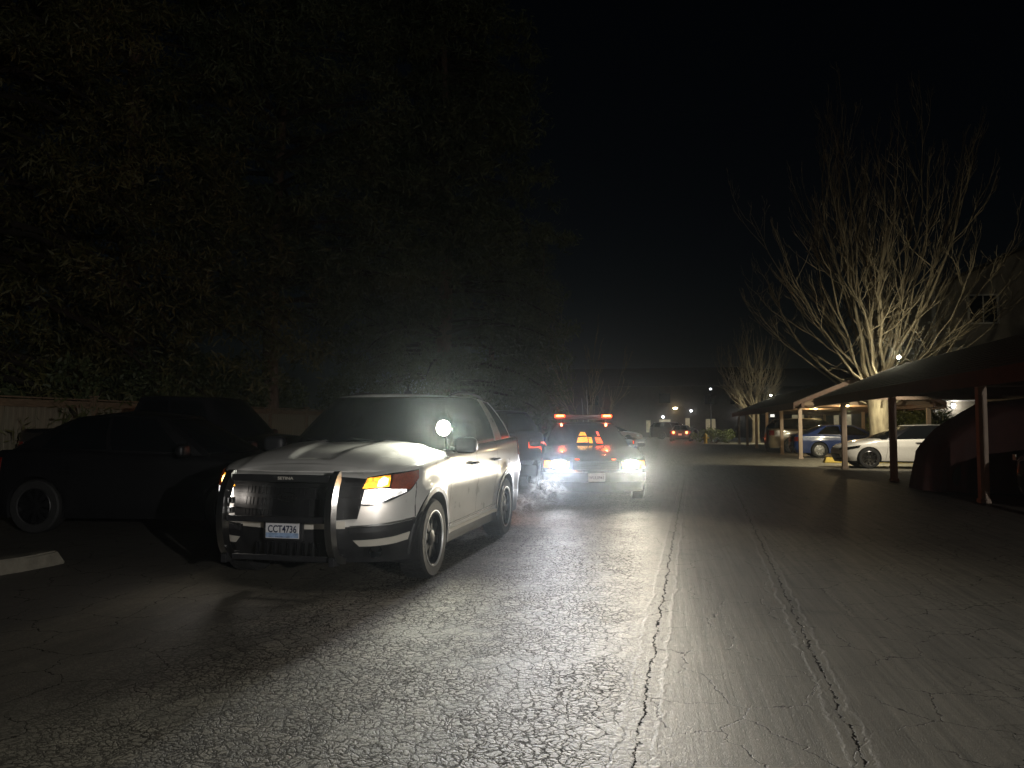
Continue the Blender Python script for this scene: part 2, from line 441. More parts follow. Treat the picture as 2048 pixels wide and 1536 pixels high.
    def cap(s, name, m, x0, x1, crown, feat=None, parent=None, rows=None, front=True):
        """lid (bonnet or boot) across the hull's top edge between two x positions"""
        rows = rows or int(46 * s.q); M = int(44 * s.q)
        if front: ua, ub = s.ux(x0) if x0 < s.foh - .6 else s.uy(.8), 0.0
        else: ua, ub = s.ux(x0), s.U
        V = []; F = []
        for k in range(rows + 1):
            f = k / rows; f = f if front else f
            u = ua + (ub - ua) * f
            e = s.S(u, s.ztop(u)); ye = max(e[1], .002)
            wx = crown(e[0]) if callable(crown) else crown
            for j in range(-1, M + 2):
                jj = min(max(j, 0), M)
                if j != jj: V.append((e[0], ye * (2 * jj / M - 1), e[2] - .05)); continue
                y = ye * (2 * j / M - 1); z = e[2] + wx * (1 - (y / ye) ** 2) ** .8 * min(1, ye / .5)
                if feat: z += feat(e[0], y) * min(1, ye / .5)
                V.append((e[0], y, z + .0015))
        M += 2
        for k in range(rows):
            for j in range(M):
                F.append((k * (M + 1) + j, (k + 1) * (M + 1) + j, (k + 1) * (M + 1) + j + 1, k * (M + 1) + j + 1))
        if not front: F = [f[::-1] for f in F]
        return obj(name, V, F, m, parent or s.t, True, 30)
    # greenhouse: p 0-1 windscreen, 1-2 side, 2-3 rear glass; q 0 belt, 1 roof
    def G(s, p, q):
        g = s.sp['gh']; a = abs(p); sg = 1 if p >= 0 else -1
        def edge(c):
            (x0, bw), (xa, ya), (xb, yb), (x1, bw1) = c['wf'], c['A'], c['D'], c['wr']
            if a <= 1:
                y = ya * a; x = x0 + (xa - x0) * a ** 2.4
            elif a <= 2:
                t = a - 1; x = xa + (xb - xa) * t
                y = ya + (yb - ya) * t + c.get('barrel', .03) * math.sin(math.pi * t) ** .7
            else:
                t = 3 - a; y = yb * t; x = x1 + (xb - x1) * t ** 2.4
            return x, y
        xb_, yb_ = edge(g['belt']); xr_, yr_ = edge(g['roof'])
        zb = np.interp(xb_, *g['zb']); zr = np.interp(xr_, *g['zr'])
        if a < 1: zb += g.get('cowl', .02) * (1 - a * a)
        bul = g.get('bul', .035) * 4 * q * (1 - q)
        x = xb_ + (xr_ - xb_) * q; y = yb_ + (yr_ - yb_) * q; z = zb + (zr - zb) * q
        if a <= 1: x += bul * (1 - a * .5); y += bul * a * .5
        elif a <= 2: y += bul
        else: x -= bul
        return np.array((x, sg * y, z))
    def greenhouse(s, m_shell, m_roof):
        n1, n2, n3, nq = int(14 * s.q) + 2, int(24 * s.q) + 2, int(10 * s.q) + 2, int(8 * s.q) + 2
        ps = list(np.linspace(0, 1, n1)) + list(np.linspace(1, 2, n2))[1:] + list(np.linspace(2, 3, n3))[1:]
        ps = [-p for p in ps[::-1]] + ps[1:]
        V = [s.G(p, q) for p in ps for q in np.linspace(0, 1, nq + 1)]
        W_ = nq + 1
        F = [(i * W_ + j, i * W_ + j + 1, (i + 1) * W_ + j + 1, (i + 1) * W_ + j) for i in range(len(ps) - 1) for j in range(nq)]
        obj('cabin_shell', V, F, m_shell, s.t, True, 25)
        pp = [p for p in ps if p >= 0]; M = int(22 * s.q) + 2
        V = []; F = []
        cr = s.sp['gh'].get('crown', .035)
        for p in pp:
            e = s.G(p, 1.0); ye = max(abs(e[1]), .004)
            if p <= 1: e = e + np.array((.006, 0, 0))
            for j in range(M + 1):
                y = ye * (2 * j / M - 1); r = (y / ye)
                V.append((e[0], y * 1.008, e[2] + .004 + cr * (1 - r * r) ** .75 * min(1, ye / .5)))
        for k in range(len(pp) - 1):
            for j in range(M): F.append((k * (M + 1) + j, (k + 1) * (M + 1) + j, (k + 1) * (M + 1) + j + 1, k * (M + 1) + j + 1))
        obj('roof', V, [f[::-1] for f in F], m_roof, s.t, True, 40)
    def patch(s, name, m, surf, bot, top, off=.006, thick=.02, nu=10, nv=5, parent=None, smooth=True, ang=35):
        """solid piece that follows the surface between two parameter-space polylines"""
        bot = np.array(bot, float); top = np.array(top, float)
        def at(c, t):
            k = np.linspace(0, 1, len(c)); return np.array([np.interp(t, k, c[:, i]) for i in (0, 1)])
        def nrm(a, b):
            e = 2e-2; P0 = surf(a - e, b); P1 = surf(a + e, b); Q0 = surf(a, b - e); Q1 = surf(a, b + e)
            n = np.cross(P1 - P0, Q1 - Q0); n /= (np.linalg.norm(n) + 1e-9); return n
        G = []; Nn = []
        for i in range(nu + 1):
            b_, t_ = at(bot, i / nu), at(top, i / nu)
            for j in range(nv + 1):
                c = b_ + (t_ - b_) * j / nv; G.append(surf(*c)); Nn.append(nrm(*c))
        G = np.array(G); Nn = np.array(Nn)
        mid = G.mean(0); ref = mid - np.array((s.xr * .5, 0, .7))
        if abs(mid[1]) > s.W * .6: ref = np.array((0, mid[1], .2))
        if (Nn.mean(0) @ ref) < 0: Nn = -Nn; flip = True
        else: flip = False
        W_ = nv + 1
        V = list(G + Nn * off) ; base = len(V)
        F = [(i * W_ + j, (i + 1) * W_ + j, (i + 1) * W_ + j + 1, i * W_ + j + 1) for i in range(nu) for j in range(nv)]
        ring = [i * W_ for i in range(nu + 1)] + [nu * W_ + j for j in range(1, nv + 1)] + [i * W_ + nv for i in range(nu - 1, -1, -1)] + [j for j in range(nv - 1, 0, -1)]
        for k in ring: V.append(G[k] + Nn[k] * (off - thick))
        for k in range(len(ring)):
            k2 = (k + 1) % len(ring); F.append((ring[k2], ring[k], base + k, base + k2))
        if flip: F = [f[::-1] for f in F]
        return obj(name, V, F, m, parent or s.t, smooth, ang)
    def wheels(s, style, m_rim, trim=False, nsp=10):
        sp = s.sp; r = sp['rw']; tw = sp.get('tw', .235); rr = r * sp.get('rimf', .66); n = int(40 * max(.5, s.q))
        out = []
        for ax in (0, -sp['wb']):
            for sd in (1, -1):
                y0 = sd * (s.W + .005 - tw / 2)
                B = MB(); h = tw / 2
                # rim barrel and face: outward is +y*sd
                B.lathe([(rr, -h * .8), (rr * .97, h * .55), (rr * 1.0, h * .9), (rr * .955, h * .96), (rr * .93, h * .5)], (ax, y0, r), 'y', n, sd)
                B.lathe([(rr * .93, h * .1), (.0, h * .05)], (ax, y0, r), 'y', n, sd)
                B.lathe([(.075, h * .2), (.07, h * .8), (.03, h * .86), (0, h * .86)], (ax, y0, r), 'y', 16, sd)
                for k in range(nsp):
                    w = 2 * math.pi * k / nsp + .2
                    hw = .028 if style == 'alloy' else .034
                    prof = [(.05, h * .72), (rr * .5, h * .74), (rr * .95, h * .66)]
                    V = []
                    for (q, e) in prof:
                        for sgn in (-1, 1):
                            for dp in (0, -.05):
                                wq = hw * (1.15 if q > rr * .7 else .9)
                                dx, dz = q * math.cos(w) - sgn * wq * math.sin(w), q * math.sin(w) + sgn * wq * math.cos(w)
                                V.append((ax + dx, y0 + sd * (e + dp), r + dz))
                    F = []
                    for i in range(2):
                        a = i * 4; b2 = a + 4
                        F += [(a, a + 2, b2 + 2, b2), (a + 1, b2 + 1, b2 + 3, a + 3), (a, b2, b2 + 1, a + 1), (a + 2, a + 3, b2 + 3, b2 + 2)]
                    B.add(V, F)
                w_ = B.build('wheel', m_rim, s.t, True, 35)
                T = MB()
                T.lathe([(rr * .97, -h * .85), (rr * 1.04, -h), (r * .93, -h * 1.02), (r * .985, -h * .86), (r, -h * .55), (r, h * .55), (r * .985, h * .86), (r * .93, h * 1.02), (rr * 1.06, h), (rr * .985, h * .86)], (ax, y0, r), 'y', n, sd)
                # tread blocks
                nb = int(46 * s.q)
                if s.q > .8:
                    for k in range(nb):
                        w = 2 * math.pi * (k + .5) / nb
                        for yy in (-h * .55, 0, h * .55):
                            c, sn = math.cos(w), math.sin(w)
                            V = []
                            for rq in (r - .004, r + .003):
                                for dw in (-.018, .018):
                                    for dy in (-h * .22, h * .22):
                                        V.append((ax + rq * math.cos(w + dw / r), y0 + yy + dy, r + rq * math.sin(w + dw / r)))
                            T.add(V, [(0, 1, 3, 2), (4, 6, 7, 5), (0, 4, 5, 1), (2, 3, 7, 6), (0, 2, 6, 4), (1, 5, 7, 3)])
                T.build('tyre', M_RUBBER, w_, True, 30)
                if trim:
                    B2 = MB(); B2.lathe([(rr * 1.0, h * .93), (rr * 1.035, h * 1.03), (rr * 1.07, h * 1.025), (rr * 1.08, h * .96)], (ax, y0, r), 'y', n, sd)
                    B2.build('trim_ring', mat('satin_trim', (.75, .75, .74), .38, metal=.6, var=.05), w_, True, 60)
                # dark liner of the wheel well
                L = MB(); Ra = sp['ra'] + .004; V = []; F = []
                K = 26
                for k in range(K + 1):
                    w = math.pi * (-.12 + 1.24 * k / K)
                    for y in (s.W * .985, s.W * .45):
                        V.append((ax + Ra * math.cos(w), sd * y, r + Ra * math.sin(w)))
                for k in range(K): F.append((2 * k, 2 * k + 1, 2 * k + 3, 2 * k + 2))
                b = len(V); V += [(ax + Ra * math.cos(math.pi * (-.12 + 1.24 * k / K)), sd * s.W * .45, r + Ra * math.sin(math.pi * (-.12 + 1.24 * k / K))) for k in range(K + 1)]
                F.append(tuple(range(b, b + K + 1)))
                L.add(V, F); L.build('wheel_well', M_PLAST, s.t, True, 60)
                out.append(w_)
        return out
    def arch_trim(s, m, wid=.055, off=.012, a0=-.05, a1=1.05):
        sp = s.sp
        for ax in (0, -sp['wb']):
            for sd in (1, -1):
                K = 30; V = []; F = []
                for k in range(K + 1):
                    w = math.pi * (a0 + (a1 - a0) * k / K)
                    for j, rr in enumerate((sp['ra'] - .006, sp['ra'] - .004, sp['ra'] + wid * .9, sp['ra'] + wid)):
                        x, z = ax + rr * math.cos(w), sp['rw'] + rr * math.sin(w)
                        y = abs(s.S(s.ux(x), max(z, .2))[1])
                        V.append((x, sd * (y + (off if j in (1, 2) else -.03 if j == 0 else -.002)), z))
                for k in range(K):
                    for j in range(3): F.append((4 * k + j, 4 * k + j + 1, 4 * k + j + 5, 4 * k + j + 4))
                obj('wheel_arch', V, F if sd < 0 else [f[::-1] for f in F], m, s.t, True, 50)
    def underbody(s, m):
        sp = s.sp; B = MB()
        B.box(((s.foh + s.xr) / 2 - .0, 0, sp['zb'] + .06), (s.foh - s.xr - .5, s.W * 1.3, .1))
        B.box(((-sp['wb']) / 2, 0, sp['zb'] + .16), (sp['wb'] - 2 * sp['ra'] - .1, s.W * 1.8, .1))
        B.build('underbody', m, s.t)
    def mirrors(s, m, x, z, size=(.13, .24, .17)):
        for sd in (1, -1):
            bm = bmesh.new(); bmesh.ops.create_icosphere(bm, subdivisions=3, radius=.5)
            for v in bm.verts:
                c = v.co; c.x, c.y, c.z = [math.copysign(abs(2 * k) ** .6, k) * .5 for k in (c.x, c.y, c.z)]
                v.co = (x + c.x * size[0], sd * (s.W + .09) + c.y * size[1], z + c.z * size[2])
            o = from_bm('side_mirror', bm, m, s.t, True, 60)
            B = MB(); B.tube([(x - .02, sd * (s.W - .12), z - .06), (x, sd * (s.W + .02), z - .04)], [.03, .025], 8); B.build('mirror_stalk', m, o, True)
    def handles(s, m, xs, z):
        for x in xs:
            for sd in (1, -1):
                y = abs(s.S(s.ux(x), z)[1]) * sd
                B = MB(); B.tube([(x - .1, y, z), (x - .07, y + sd * .035, z + .005), (x + .07, y + sd * .035, z + .005), (x + .1, y, z)], [.012, .015, .015, .012], 8)
                B.build('door_handle', m, s.t, True)
    def seam(s, path, m=None, wid=.004, side=(1, -1)):
        """shut line along (x, z) points on the side"""
        for sd in side:
            for (a, b) in zip(path[:-1], path[1:]):
                K = 8; V = []; F = []
                d = np.array((b[0] - a[0], b[1] - a[1])); n = np.array((-d[1], d[0])) / (np.hypot(*d) + 1e-9) * wid
                for k in range(K + 1):
                    x, z = a[0] + d[0] * k / K, a[1] + d[1] * k / K
                    for q in (-1, 1):
                        xx, zz = x + n[0] * q, z + n[1] * q
                        y = abs(s.S(s.ux(xx), zz)[1]); V.append((xx, sd * (y + .0015), zz))
                for k in range(K): F.append((2 * k, 2 * k + 1, 2 * k + 3, 2 * k + 2))
                obj('shut_line', V, F, m or M_GRILLE, s.t, False)

def basic_car(name, label, cat, loc, rz, sp, paint, clad=None, glass=M_GLASS, roofm=None, group=None, rim=M_RIM, trim=False, style='alloy', nsp=10, shell=None, hoodfeat=None, mirrors=True, zs=None):
    c = Car(name, label, cat, loc, rz, sp, group)
    clad = clad or paint
    zs = zs or (lambda u: sp['zs'])
    zbf = lambda u: sp['zb']
    c.skin('lower_body', clad, zbf, zs, int(7 * c.q) + 2)
    c.skin('body', paint, zs, c.ztop, int(18 * c.q) + 3)
    c.cap('bonnet', paint, sp['xcowl'], None, sp.get('crownf', .05), hoodfeat)
    if sp.get('xdeck') is not None: c.cap('boot_lid', paint, sp['xdeck'], None, sp.get('crownr', .03), None, front=False)
    c.greenhouse(shell or paint, roofm or paint)
    c.underbody(M_PLAST)
    c.wheels(style, rim, trim, nsp)
    c.patch('windscreen', glass, c.G, [(-.9, .05), (0, .03), (.9, .05)], [(-.88, .95), (0, .96), (.88, .95)], .004, .012, 14, 6)
    c.patch('rear_window', glass, c.G, [(2.12, .08), (2.99, .06)], [(2.14, .93), (2.99, .94)], .004, .012, 8, 5)
    c.patch('rear_window', glass, c.G, [(-2.12, .08), (-2.99, .06)], [(-2.14, .93), (-2.99, .94)], .004, .012, 8, 5)
    for sd in (1, -1):
        for (b0, b1, t0, t1) in sp['wins']:
            c.patch('side_window', glass, c.G, [(sd * b0, .07), (sd * b1, .07)], [(sd * t0, .92), (sd * t1, .92)], .004, .012, 8, 5)
    if mirrors: c.mirrors(sp.get('mirm', clad), sp['mirx'], sp['mirz'])
    return c

# ------------------------------------------------------------------ white police SUV in the foreground
EXP = dict(q=1., W=.985, foh=.92, wb=2.865, roh=1.17, rw=.362, ra=.43, tw=.25, zb=.24, zs=.36, rimf=.66, rcf=.46, bowf=.13, rcr=.28,
    flare=.022, shoulder=.075,
    zt=[(.95, 1.0), (.75, 1.0), (.5, 1.035), (.1, 1.09), (-.45, 1.15), (-1.2, 1.17), (-3.0, 1.22), (-4.1, 1.25)],
    fz=([.24, .38, .5, .6, .75, .92, 1.0], [-.1, -.03, .0, .0, -.02, -.05, -.09]),
    rz=([.24, .5, .7, 1.0, 1.25], [-.06, .0, -.01, -.04, -.08]),
    sz=([.24, .4, .55, .8, .86, 1.0, 1.2], [-.05, -.035, -.03, .0, .0, -.015, -.03]),
    xcowl=-.42, crownf=lambda x: .085 * float(sstep(1.0, .2, x)) + .012,
    gh=dict(belt=dict(wf=(-.28, 0), A=(-.62, .87), D=(-3.72, .84), wr=(-3.98, 0)),
            roof=dict(wf=(-1.18, 0), A=(-1.34, .64), D=(-3.42, .60), wr=(-3.58, 0)),
            zb=([-4.1, -3.0, -1.2, -.3], [1.25, 1.22, 1.155, 1.12]), zr=([-3.6, -2.4, -1.2], [1.70, 1.745, 1.715]), bul=.035, crown=.035, cowl=.06),
    wins=[(1.07, 1.37, 1.06, 1.36), (1.39, 1.66, 1.38, 1.64), (1.80, 1.97, 1.77, 1.93)],
    mirx=-.72, mirz=1.20, mirm=M_PLAST)

def suv_hood(x, y):
    # recessed centre pocket between two raised shoulders, open to the cowl
    f = float(np.clip((.50 - x) / .9, 0, 1)); hw = .20 + .10 * f
    rec = float(sstep(hw + .035, hw - .035, abs(y))) * float(sstep(.56, .46, x))
    sh = float(sstep(.80, .70, abs(y) + .10 * (1 - f))) * float(sstep(.80, .55, x))
    return -.020 * rec + .020 * sh

def build_suv():
    loc = (-3.06, 6.95, 0); t = R(-2.0)
    rz = math.atan2(-math.cos(t), math.sin(t))
    def zs(u):
        x = np.interp(abs(u), c0.us, c0.cx)
        return float(np.interp(x, [-3.9, -3.2, -2.4, -.45, .40, .5, .95], [.52, .52, .37, .36, .60, .575, .535]))
    global c0
    c0 = Car('tmp', 'x', 'x', (0, 0, 0), 0, EXP); bpy.data.objects.remove(c0.t)
    c = basic_car('police_suv', 'white police suv with push bar and lit pillar spotlight parked in front', 'suv', loc, rz, EXP, M_WHITE, clad=M_PLAST, shell=M_BLACKP, trim=True, style='steel', nsp=8, hoodfeat=suv_hood, zs=zs)
    T = c.t; S = c.S; uy, ux = c.uy, c.ux
    c.arch_trim(M_PLAST, .05, .010)
    # white C pillars
    for sd in (1, -1):
        c.patch('rear_pillar', M_WHITE, c.G, [(sd * 1.675, .0), (sd * 1.79, .0)], [(sd * 1.65, 1.), (sd * 1.755, 1.)], .008, .02, 4, 6)
        c.patch('tailgate_pillar', M_WHITE, c.G, [(sd * 1.985, .0), (sd * 2.1, .0)], [(sd * 1.95, 1.), (sd * 2.1, 1.)], .008, .02, 5, 6)
    # roof rails
    for sd in (1, -1):
        B = MB(); pts = []
        for k in range(13):
            p = 1.12 + .74 * k / 12; e = c.G(p, 1.0); lift = .045 * min(1, 4 * min(k / 12, 1 - k / 12) + .15)
            pts.append((e[0], sd * (abs(e[1]) - .03), e[2] + lift + .01))
        B.tube(pts, .016, 8); B.build('roof_rail', M_PLAST, T, True)
    # low roof antenna
    B = MB(); B.lathe([(.05, 0), (.045, .03), (.012, .05), (.008, .12), (0, .125)], (-1.9, 0, 1.775), 'z', 12); B.build('antenna', M_PLAST, T, True)
    # grille: dark panel with bars
    g = c.patch('grille', M_GRILLE, S, [(uy(-.56), .615), (uy(-.3), .60), (0, .60), (uy(.3), .60), (uy(.56), .615)], [(uy(-.64), .94), (uy(-.3), .966), (0, .970), (uy(.3), .966), (uy(.64), .94)], .013, .04, 30, 6)
    for k in range(3):
        z = .69 + .095 * k; w = .575 + .02 * k
        c.patch('grille_bar', M_GRILLE, S, [(uy(-w), z), (0, z - .006), (uy(w), z)], [(uy(-w), z + .032), (0, z + .03), (uy(w), z + .032)], .026, .03, 24, 2, parent=g)
    for k in range(-10, 11):
        y = k * .045
        c.patch('grille_rib', M_GRILLE, S, [(uy(y - .004) if k else -.004, .62), (uy(y + .004), .62)], [(uy(y - .004) if k else -.004, .93), (uy(y + .004), .93)], .016, .02, 1, 6, parent=g)
    # oval emblem
    em = MB(); p0 = S(0.001, .80); 
    em.lathe([(0, .0), (.083, .0), (.09, -.006), (.09, -.02)], (0, 0, 0), 'x', 32)
    e = em.build('emblem', M_GRILLE, g, True); e.location = (p0[0] + .045, 0, .80); e.scale = (1, 1, .4)
    em2 = MB()
    pts = [(.0, .088 * math.cos(w), .088 * .42 * math.sin(w)) for w in np.linspace(0, 2 * math.pi, 33)]
    em2.tube(pts, .004, 6, False); e2 = em2.build('emblem_ring', M_CHROME, g, True); e2.location = (p0[0] + .046, 0, .80)
    text_mesh('emblem_script', 'Ford', .052, M_CHROME, g, (p0[0] + .047, 0, .80), (R(90), 0, R(90)), .001, 1.15)
    # headlights
    for sd in (1, -1):
        hb = [(sd * uy(.52), .73), (sd * uy(.66), .722), (sd * uy(.80), .75), (sd * (ux(.46) - .03), .835), (sd * ux(.36), .94)]
        ht = [(sd * uy(.635), .955), (sd * uy(.74), .972), (sd * uy(.85), .988), (sd * ux(.5), 1.0), (sd * ux(.34), 1.012)]
        h = c.patch('headlight', M_REFL, S, hb, ht, .006, .03, 18, 8)
        def lerp(t, v):
            b = np.array([np.interp(t, np.linspace(0, 1, 5), [q[i] for q in hb]) for i in (0, 1)])
            a = np.array([np.interp(t, np.linspace(0, 1, 5), [q[i] for q in ht]) for i in (0, 1)])
            return tuple(b + (a - b) * v)
        c.patch('lens_surround', M_GLOWLENS, S, [lerp(.03, .04), lerp(.3, .04), lerp(.70, .06)], [lerp(.03, .55), lerp(.3, .54), lerp(.70, .22)], .010, .006, 12, 4, parent=h)
        c.patch('low_beam', M_HEADX, S, [lerp(.16, .14), lerp(.30, .08), lerp(.48, .14)], [lerp(.16, .44), lerp(.30, .52), lerp(.48, .42)], .018, .012, 12, 5, parent=h)
        c.patch('turn_signal', M_AMBER, S, [lerp(.02, .60), lerp(.46, .56)], [lerp(.02, .95), lerp(.46, .93)], .014, .008, 10, 4, parent=h)
        c.patch('turn_bulb', M_AMBERHOT, S, [lerp(.26, .64), lerp(.34, .60), lerp(.42, .64)], [lerp(.26, .82), lerp(.34, .90), lerp(.42, .82)], .022, .008, 6, 4, parent=h)
        c.patch('marker_lens', M_ORNGL, S, [lerp(.5, .46), lerp(.74, .10), lerp(.98, .06)], [lerp(.5, .93), lerp(.74, .92), lerp(.98, .9)], .012, .008, 10, 4, parent=h)
        c.patch('fog_lamp_bezel', M_GRILLE, S, [(sd * uy(.60), .29), (sd * uy(.84), .30)], [(sd * uy(.62), .38), (sd * uy(.82), .385)], .004, .02, 6, 4)
        p = S(sd * uy(.72), .335)
        B = MB(); B.lathe([(0, -.01), (.045, 0), (.055, .012), (.058, -.02)], (0, 0, 0), 'x', 20); f = B.build('fog_lamp', M_GLASS, T, True); f.location = p + np.array((.014, 0, 0)); f.rotation_euler = (0, 0, sd * R(28))
        c.patch('bumper_strip', M_STRIPE, S, [(sd * uy(.575), .385), (sd * uy(.72), .388), (sd * uy(.86), .40), (sd * (uy(.93)), .42)], [(sd * uy(.53), .435), (sd * uy(.72), .445), (sd * uy(.86), .46), (sd * (uy(.93) + .02), .485)], .009, .01, 16, 2)
        c.patch('bumper_trim', M_STEEL, S, [(sd * uy(.5), .542), (sd * uy(.8), .565), (sd * ux(.43), .592)], [(sd * uy(.5), .556), (sd * uy(.8), .579), (sd * ux(.43), .606)], .014, .02, 20, 2)
        c.patch('bumper_ridge', M_PLAST, S, [(sd * uy(.5), .50), (sd * uy(.8), .515), (sd * ux(.45), .55)], [(sd * uy(.5), .538), (sd * uy(.8), .558), (sd * ux(.45), .585)], .024, .03, 20, 2)
        c.patch('tail_light', M_REDL, S, [(sd * ux(-3.62), 1.0), (sd * (ux(-3.75)), .99), (sd * c.uyr(.72), 1.0)], [(sd * ux(-3.66), 1.2), (sd * (ux(-3.75)), 1.21), (sd * c.uyr(.7), 1.2)], .012, .02, 12, 4)
        # door sills: dark strip, bright step
        c.patch('sill_strip', M_PLAST, S, [(sd * ux(-.5), .405), (sd * ux(-2.36), .425)], [(sd * ux(-.5), .425), (sd * ux(-2.36), .445)], .010, .015, 20, 1)
        c.patch('sill_step', M_STRIPE, S, [(sd * ux(-.5), .335), (sd * ux(-2.40), .345)], [(sd * ux(-.5), .372), (sd * ux(-2.40), .382)], .012, .02, 20, 2)
    c.seam([(-.52, 1.14), (-.5, .95), (-.53, .7), (-.52, .42)]); c.seam([(-1.52, 1.165), (-1.54, .8), (-1.52, .43)]); c.seam([(-2.46, 1.19), (-2.50, .95), (-2.36, .75), (-2.28, .46)])
    c.seam([(.43, .61), (.42, .78), (.40, .90)])
    c.seam([(-.55, .83), (-2.3, .88)], M_PLAST, .003)
    c.handles(M_PLAST, (-1.38, -2.36), .985)
    # small unit number on the fender
    p = S(ux(-.42), 1.085); text_mesh('unit_number', 'C2-002', .055, M_PLAST, T, (p[0], p[1] + .004, p[2]), (R(78), 0, R(180)), .0005, 1.1)
    # wipers
    for (a, b) in (((-.33, .55), (-.62, -.05)), ((-.33, -.05), (-.60, -.6))):
        B = MB()
        def gp(y, q): 
            v = c.G(y / .87, q); return v + np.array((.02, 0, .012))
        B.tube([gp(a[1], .03), gp((a[1] + b[1]) / 2, .10), gp(b[1], .16)], .009, 6); B.build('wiper', M_PLAST, T, True)
    # rear-view mirror sheen is glass; licence plate and bracket
    B = MB(); B.box((.975, 0, .545), (.03, .36, .20), bev=.008); B.build('plate_bracket', M_PLAST, T)
    B = MB(); B.box((.999, 0, .545), (.008, .305, .158), bev=.003)
    M_PLATE = mat('licence_plate_white', (.72, .72, .74), .4, var=.05, scale=6)
    pl = B.build('licence_plate', M_PLATE, T)
    pm = mat('plate_ink', (.012, .02, .06), .5, var=.1, scale=9)
    rot = (R(90), 0, R(90))
    text_mesh('plate_number', 'CCT4736', .082, pm, pl, (1.004, 0, .54), rot, .0006, .80, .0015)
    text_mesh('plate_state', 'WASHINGTON', .023, mat('plate_red_ink', (.1, .02, .025), .5), pl, (1.004, 0, .600), rot, .0006, 1.0)
    text_mesh('plate_motto', 'EVERGREEN STATE', .013, mat('plate_blue_ink', (.03, .06, .2), .5), pl, (1.004, 0, .477), rot, .0006, 1.1)
    B = MB(); B.box((1.0035, 0, .492), (.001, .297, .04)); B.build('plate_mountain_band', mat('plate_pale_blue', (.3, .42, .62), .5, var=.3, scale=25), pl)
    for y in (-.09, .09):
        B = MB(); B.lathe([(0, .006), (.006, .005), (.007, 0)], (1.003, y, .606), 'x', 10); B.build('plate_bolt', M_PLAST, pl, True)
    # white strip behind the plate
    c.patch('bumper_panel', M_STRIPE, S, [(uy(-.47), .535), (0, .535), (uy(.47), .535)], [(uy(-.47), .598), (0, .598), (uy(.47), .598)], .012, .02, 20, 2)
    # lower intake louvres
    for k in range(9):
        B = MB(); y = -.28 + .07 * k; B.box((.90, y, .36), (.03, .012, .12)); B.build('intake_louvre', M_GRILLE, T)
    # push bar
    prof = [(.86, .25), (1.02, .28), (1.115, .38), (1.155, .52), (1.165, .66), (1.145, .80), (1.10, .92), (1.04, 1.0), (.985, 1.03), (.955, 1.015)]
    k = np.linspace(0, 1, len(prof)); kk = np.linspace(0, 1, 30)
    px = np.interp(kk, k, [p[0] for p in prof]); pz = np.interp(kk, k, [p[1] for p in prof])
    px = np.convolve(np.r_[px[0], px, px[-1]], [.25, .5, .25], 'valid'); pz = np.convolve(np.r_[pz[0], pz, pz[-1]], [.25, .5, .25], 'valid')
    for sd in (1, -1):
        y0 = sd * .485; V = []; F = []; tx, tz = np.gradient(px), np.gradient(pz); L = np.hypot(tx, tz)
        for i in range(30):
            nx, nz = tz[i] / L[i], -tx[i] / L[i]
            dpt = .10 * (1 - .55 * abs(2 * i / 29 - 1) ** 2)
            # C channel: bright outer face, inner flange
            for (a, b) in ((0, -.028), (0, .028), (-dpt, .028), (-dpt, .020), (-.010, .016), (-.010, -.016), (-dpt, -.020), (-dpt, -.028)):
                V.append((px[i] + nx * a, y0 + b, pz[i] + nz * a))
        n = 8
        for i in range(29):
            for j in range(n): F.append((i * n + j, i * n + (j + 1) % n, (i + 1) * n + (j + 1) % n, (i + 1) * n + j))
        F.append(tuple(range(n))[::-1]); F.append(tuple(29 * n + j for j in range(n)))
        up = obj('push_bar_upright', V, F, M_STEEL, T, True, 30)
        B = MB(); B.box((.99, y0, .30), (.20, .05, .07), bev=.006); B.build('bracket', M_PLAST, up)
        for z in (.40, .62, .86):
            B = MB(); B.lathe([(0, .012), (.012, .008), (.013, 0)], (1.09, y0 - sd * .03, z), 'y', 8, -sd); B.build('bolt', M_STEEL, up, True)
    B = MB(); B.box((1.035, 0, .965), (.03, .89, .06), bev=.008); cb = B.build('push_bar_crossbar', M_PLAST, T)
    text_mesh('crossbar_lettering', 'SETINA', .032, M_STRIPE, cb, (1.0515, .05, .965), rot, .0008, 1.35, .0006)
    B = MB(); B.box((1.105, 0, .635), (.03, .89, .05), bev=.008); B.build('push_bar_crossbar', M_PLAST, T)
    B = MB(); B.box((1.02, 0, .31), (.03, .89, .045), bev=.008); B.build('push_bar_crossbar', M_PLAST, T)
    for z in (.70, .78):
        B = MB(); B.box((1.08, -.425, z), (.05, .045, .05), bev=.006); u = B.build('led_module', M_STEEL, T)
        B = MB(); B.box((1.106, -.425, z), (.006, .035, .03), bev=.002); B.build('led_lens', M_CHROME, u)
    # pillar spotlight
    sx, sy, sz = -.55, .90, 1.375
    B = MB(); B.lathe([(0, -.10), (.04, -.095), (.07, -.06), (.082, -.01), (.084, .02), (.078, .024), (.074, .012)], (0, 0, 0), 'x', 32)
    sh = B.build('spotlight', M_CHROME, T, True); sh.location = (sx, sy, sz); aim = R(-6); sh.rotation_euler = (0, 0, aim)
    B = MB(); B.lathe([(0, .016), (.05, .015), (.076, .010)], (0, 0, 0), 'x', 32); B.build('spotlight_lens', M_SPOT, sh, True)
    B = MB(); B.tube([(-.03, 0, -.075), (-.05, 0, -.15), (-.12, -.02, -.20)], [.015, .015, .02], 8); B.build('spotlight_bracket', M_PLAST, sh, True)
    beam_shape(spot('spotlight_beam', (.05, 0, 0), (3.0, 1.0, 0), 520, 56, 1., (1, 1, .80), .06, parent=sh), .06, .3, .2, .05, None, 1.5)
    spot('spotlight_lamp', (.04, 0, 0), (3, .06, -.5), P_SPOT, 150, .8, (1, 1, .84), .06, parent=sh)
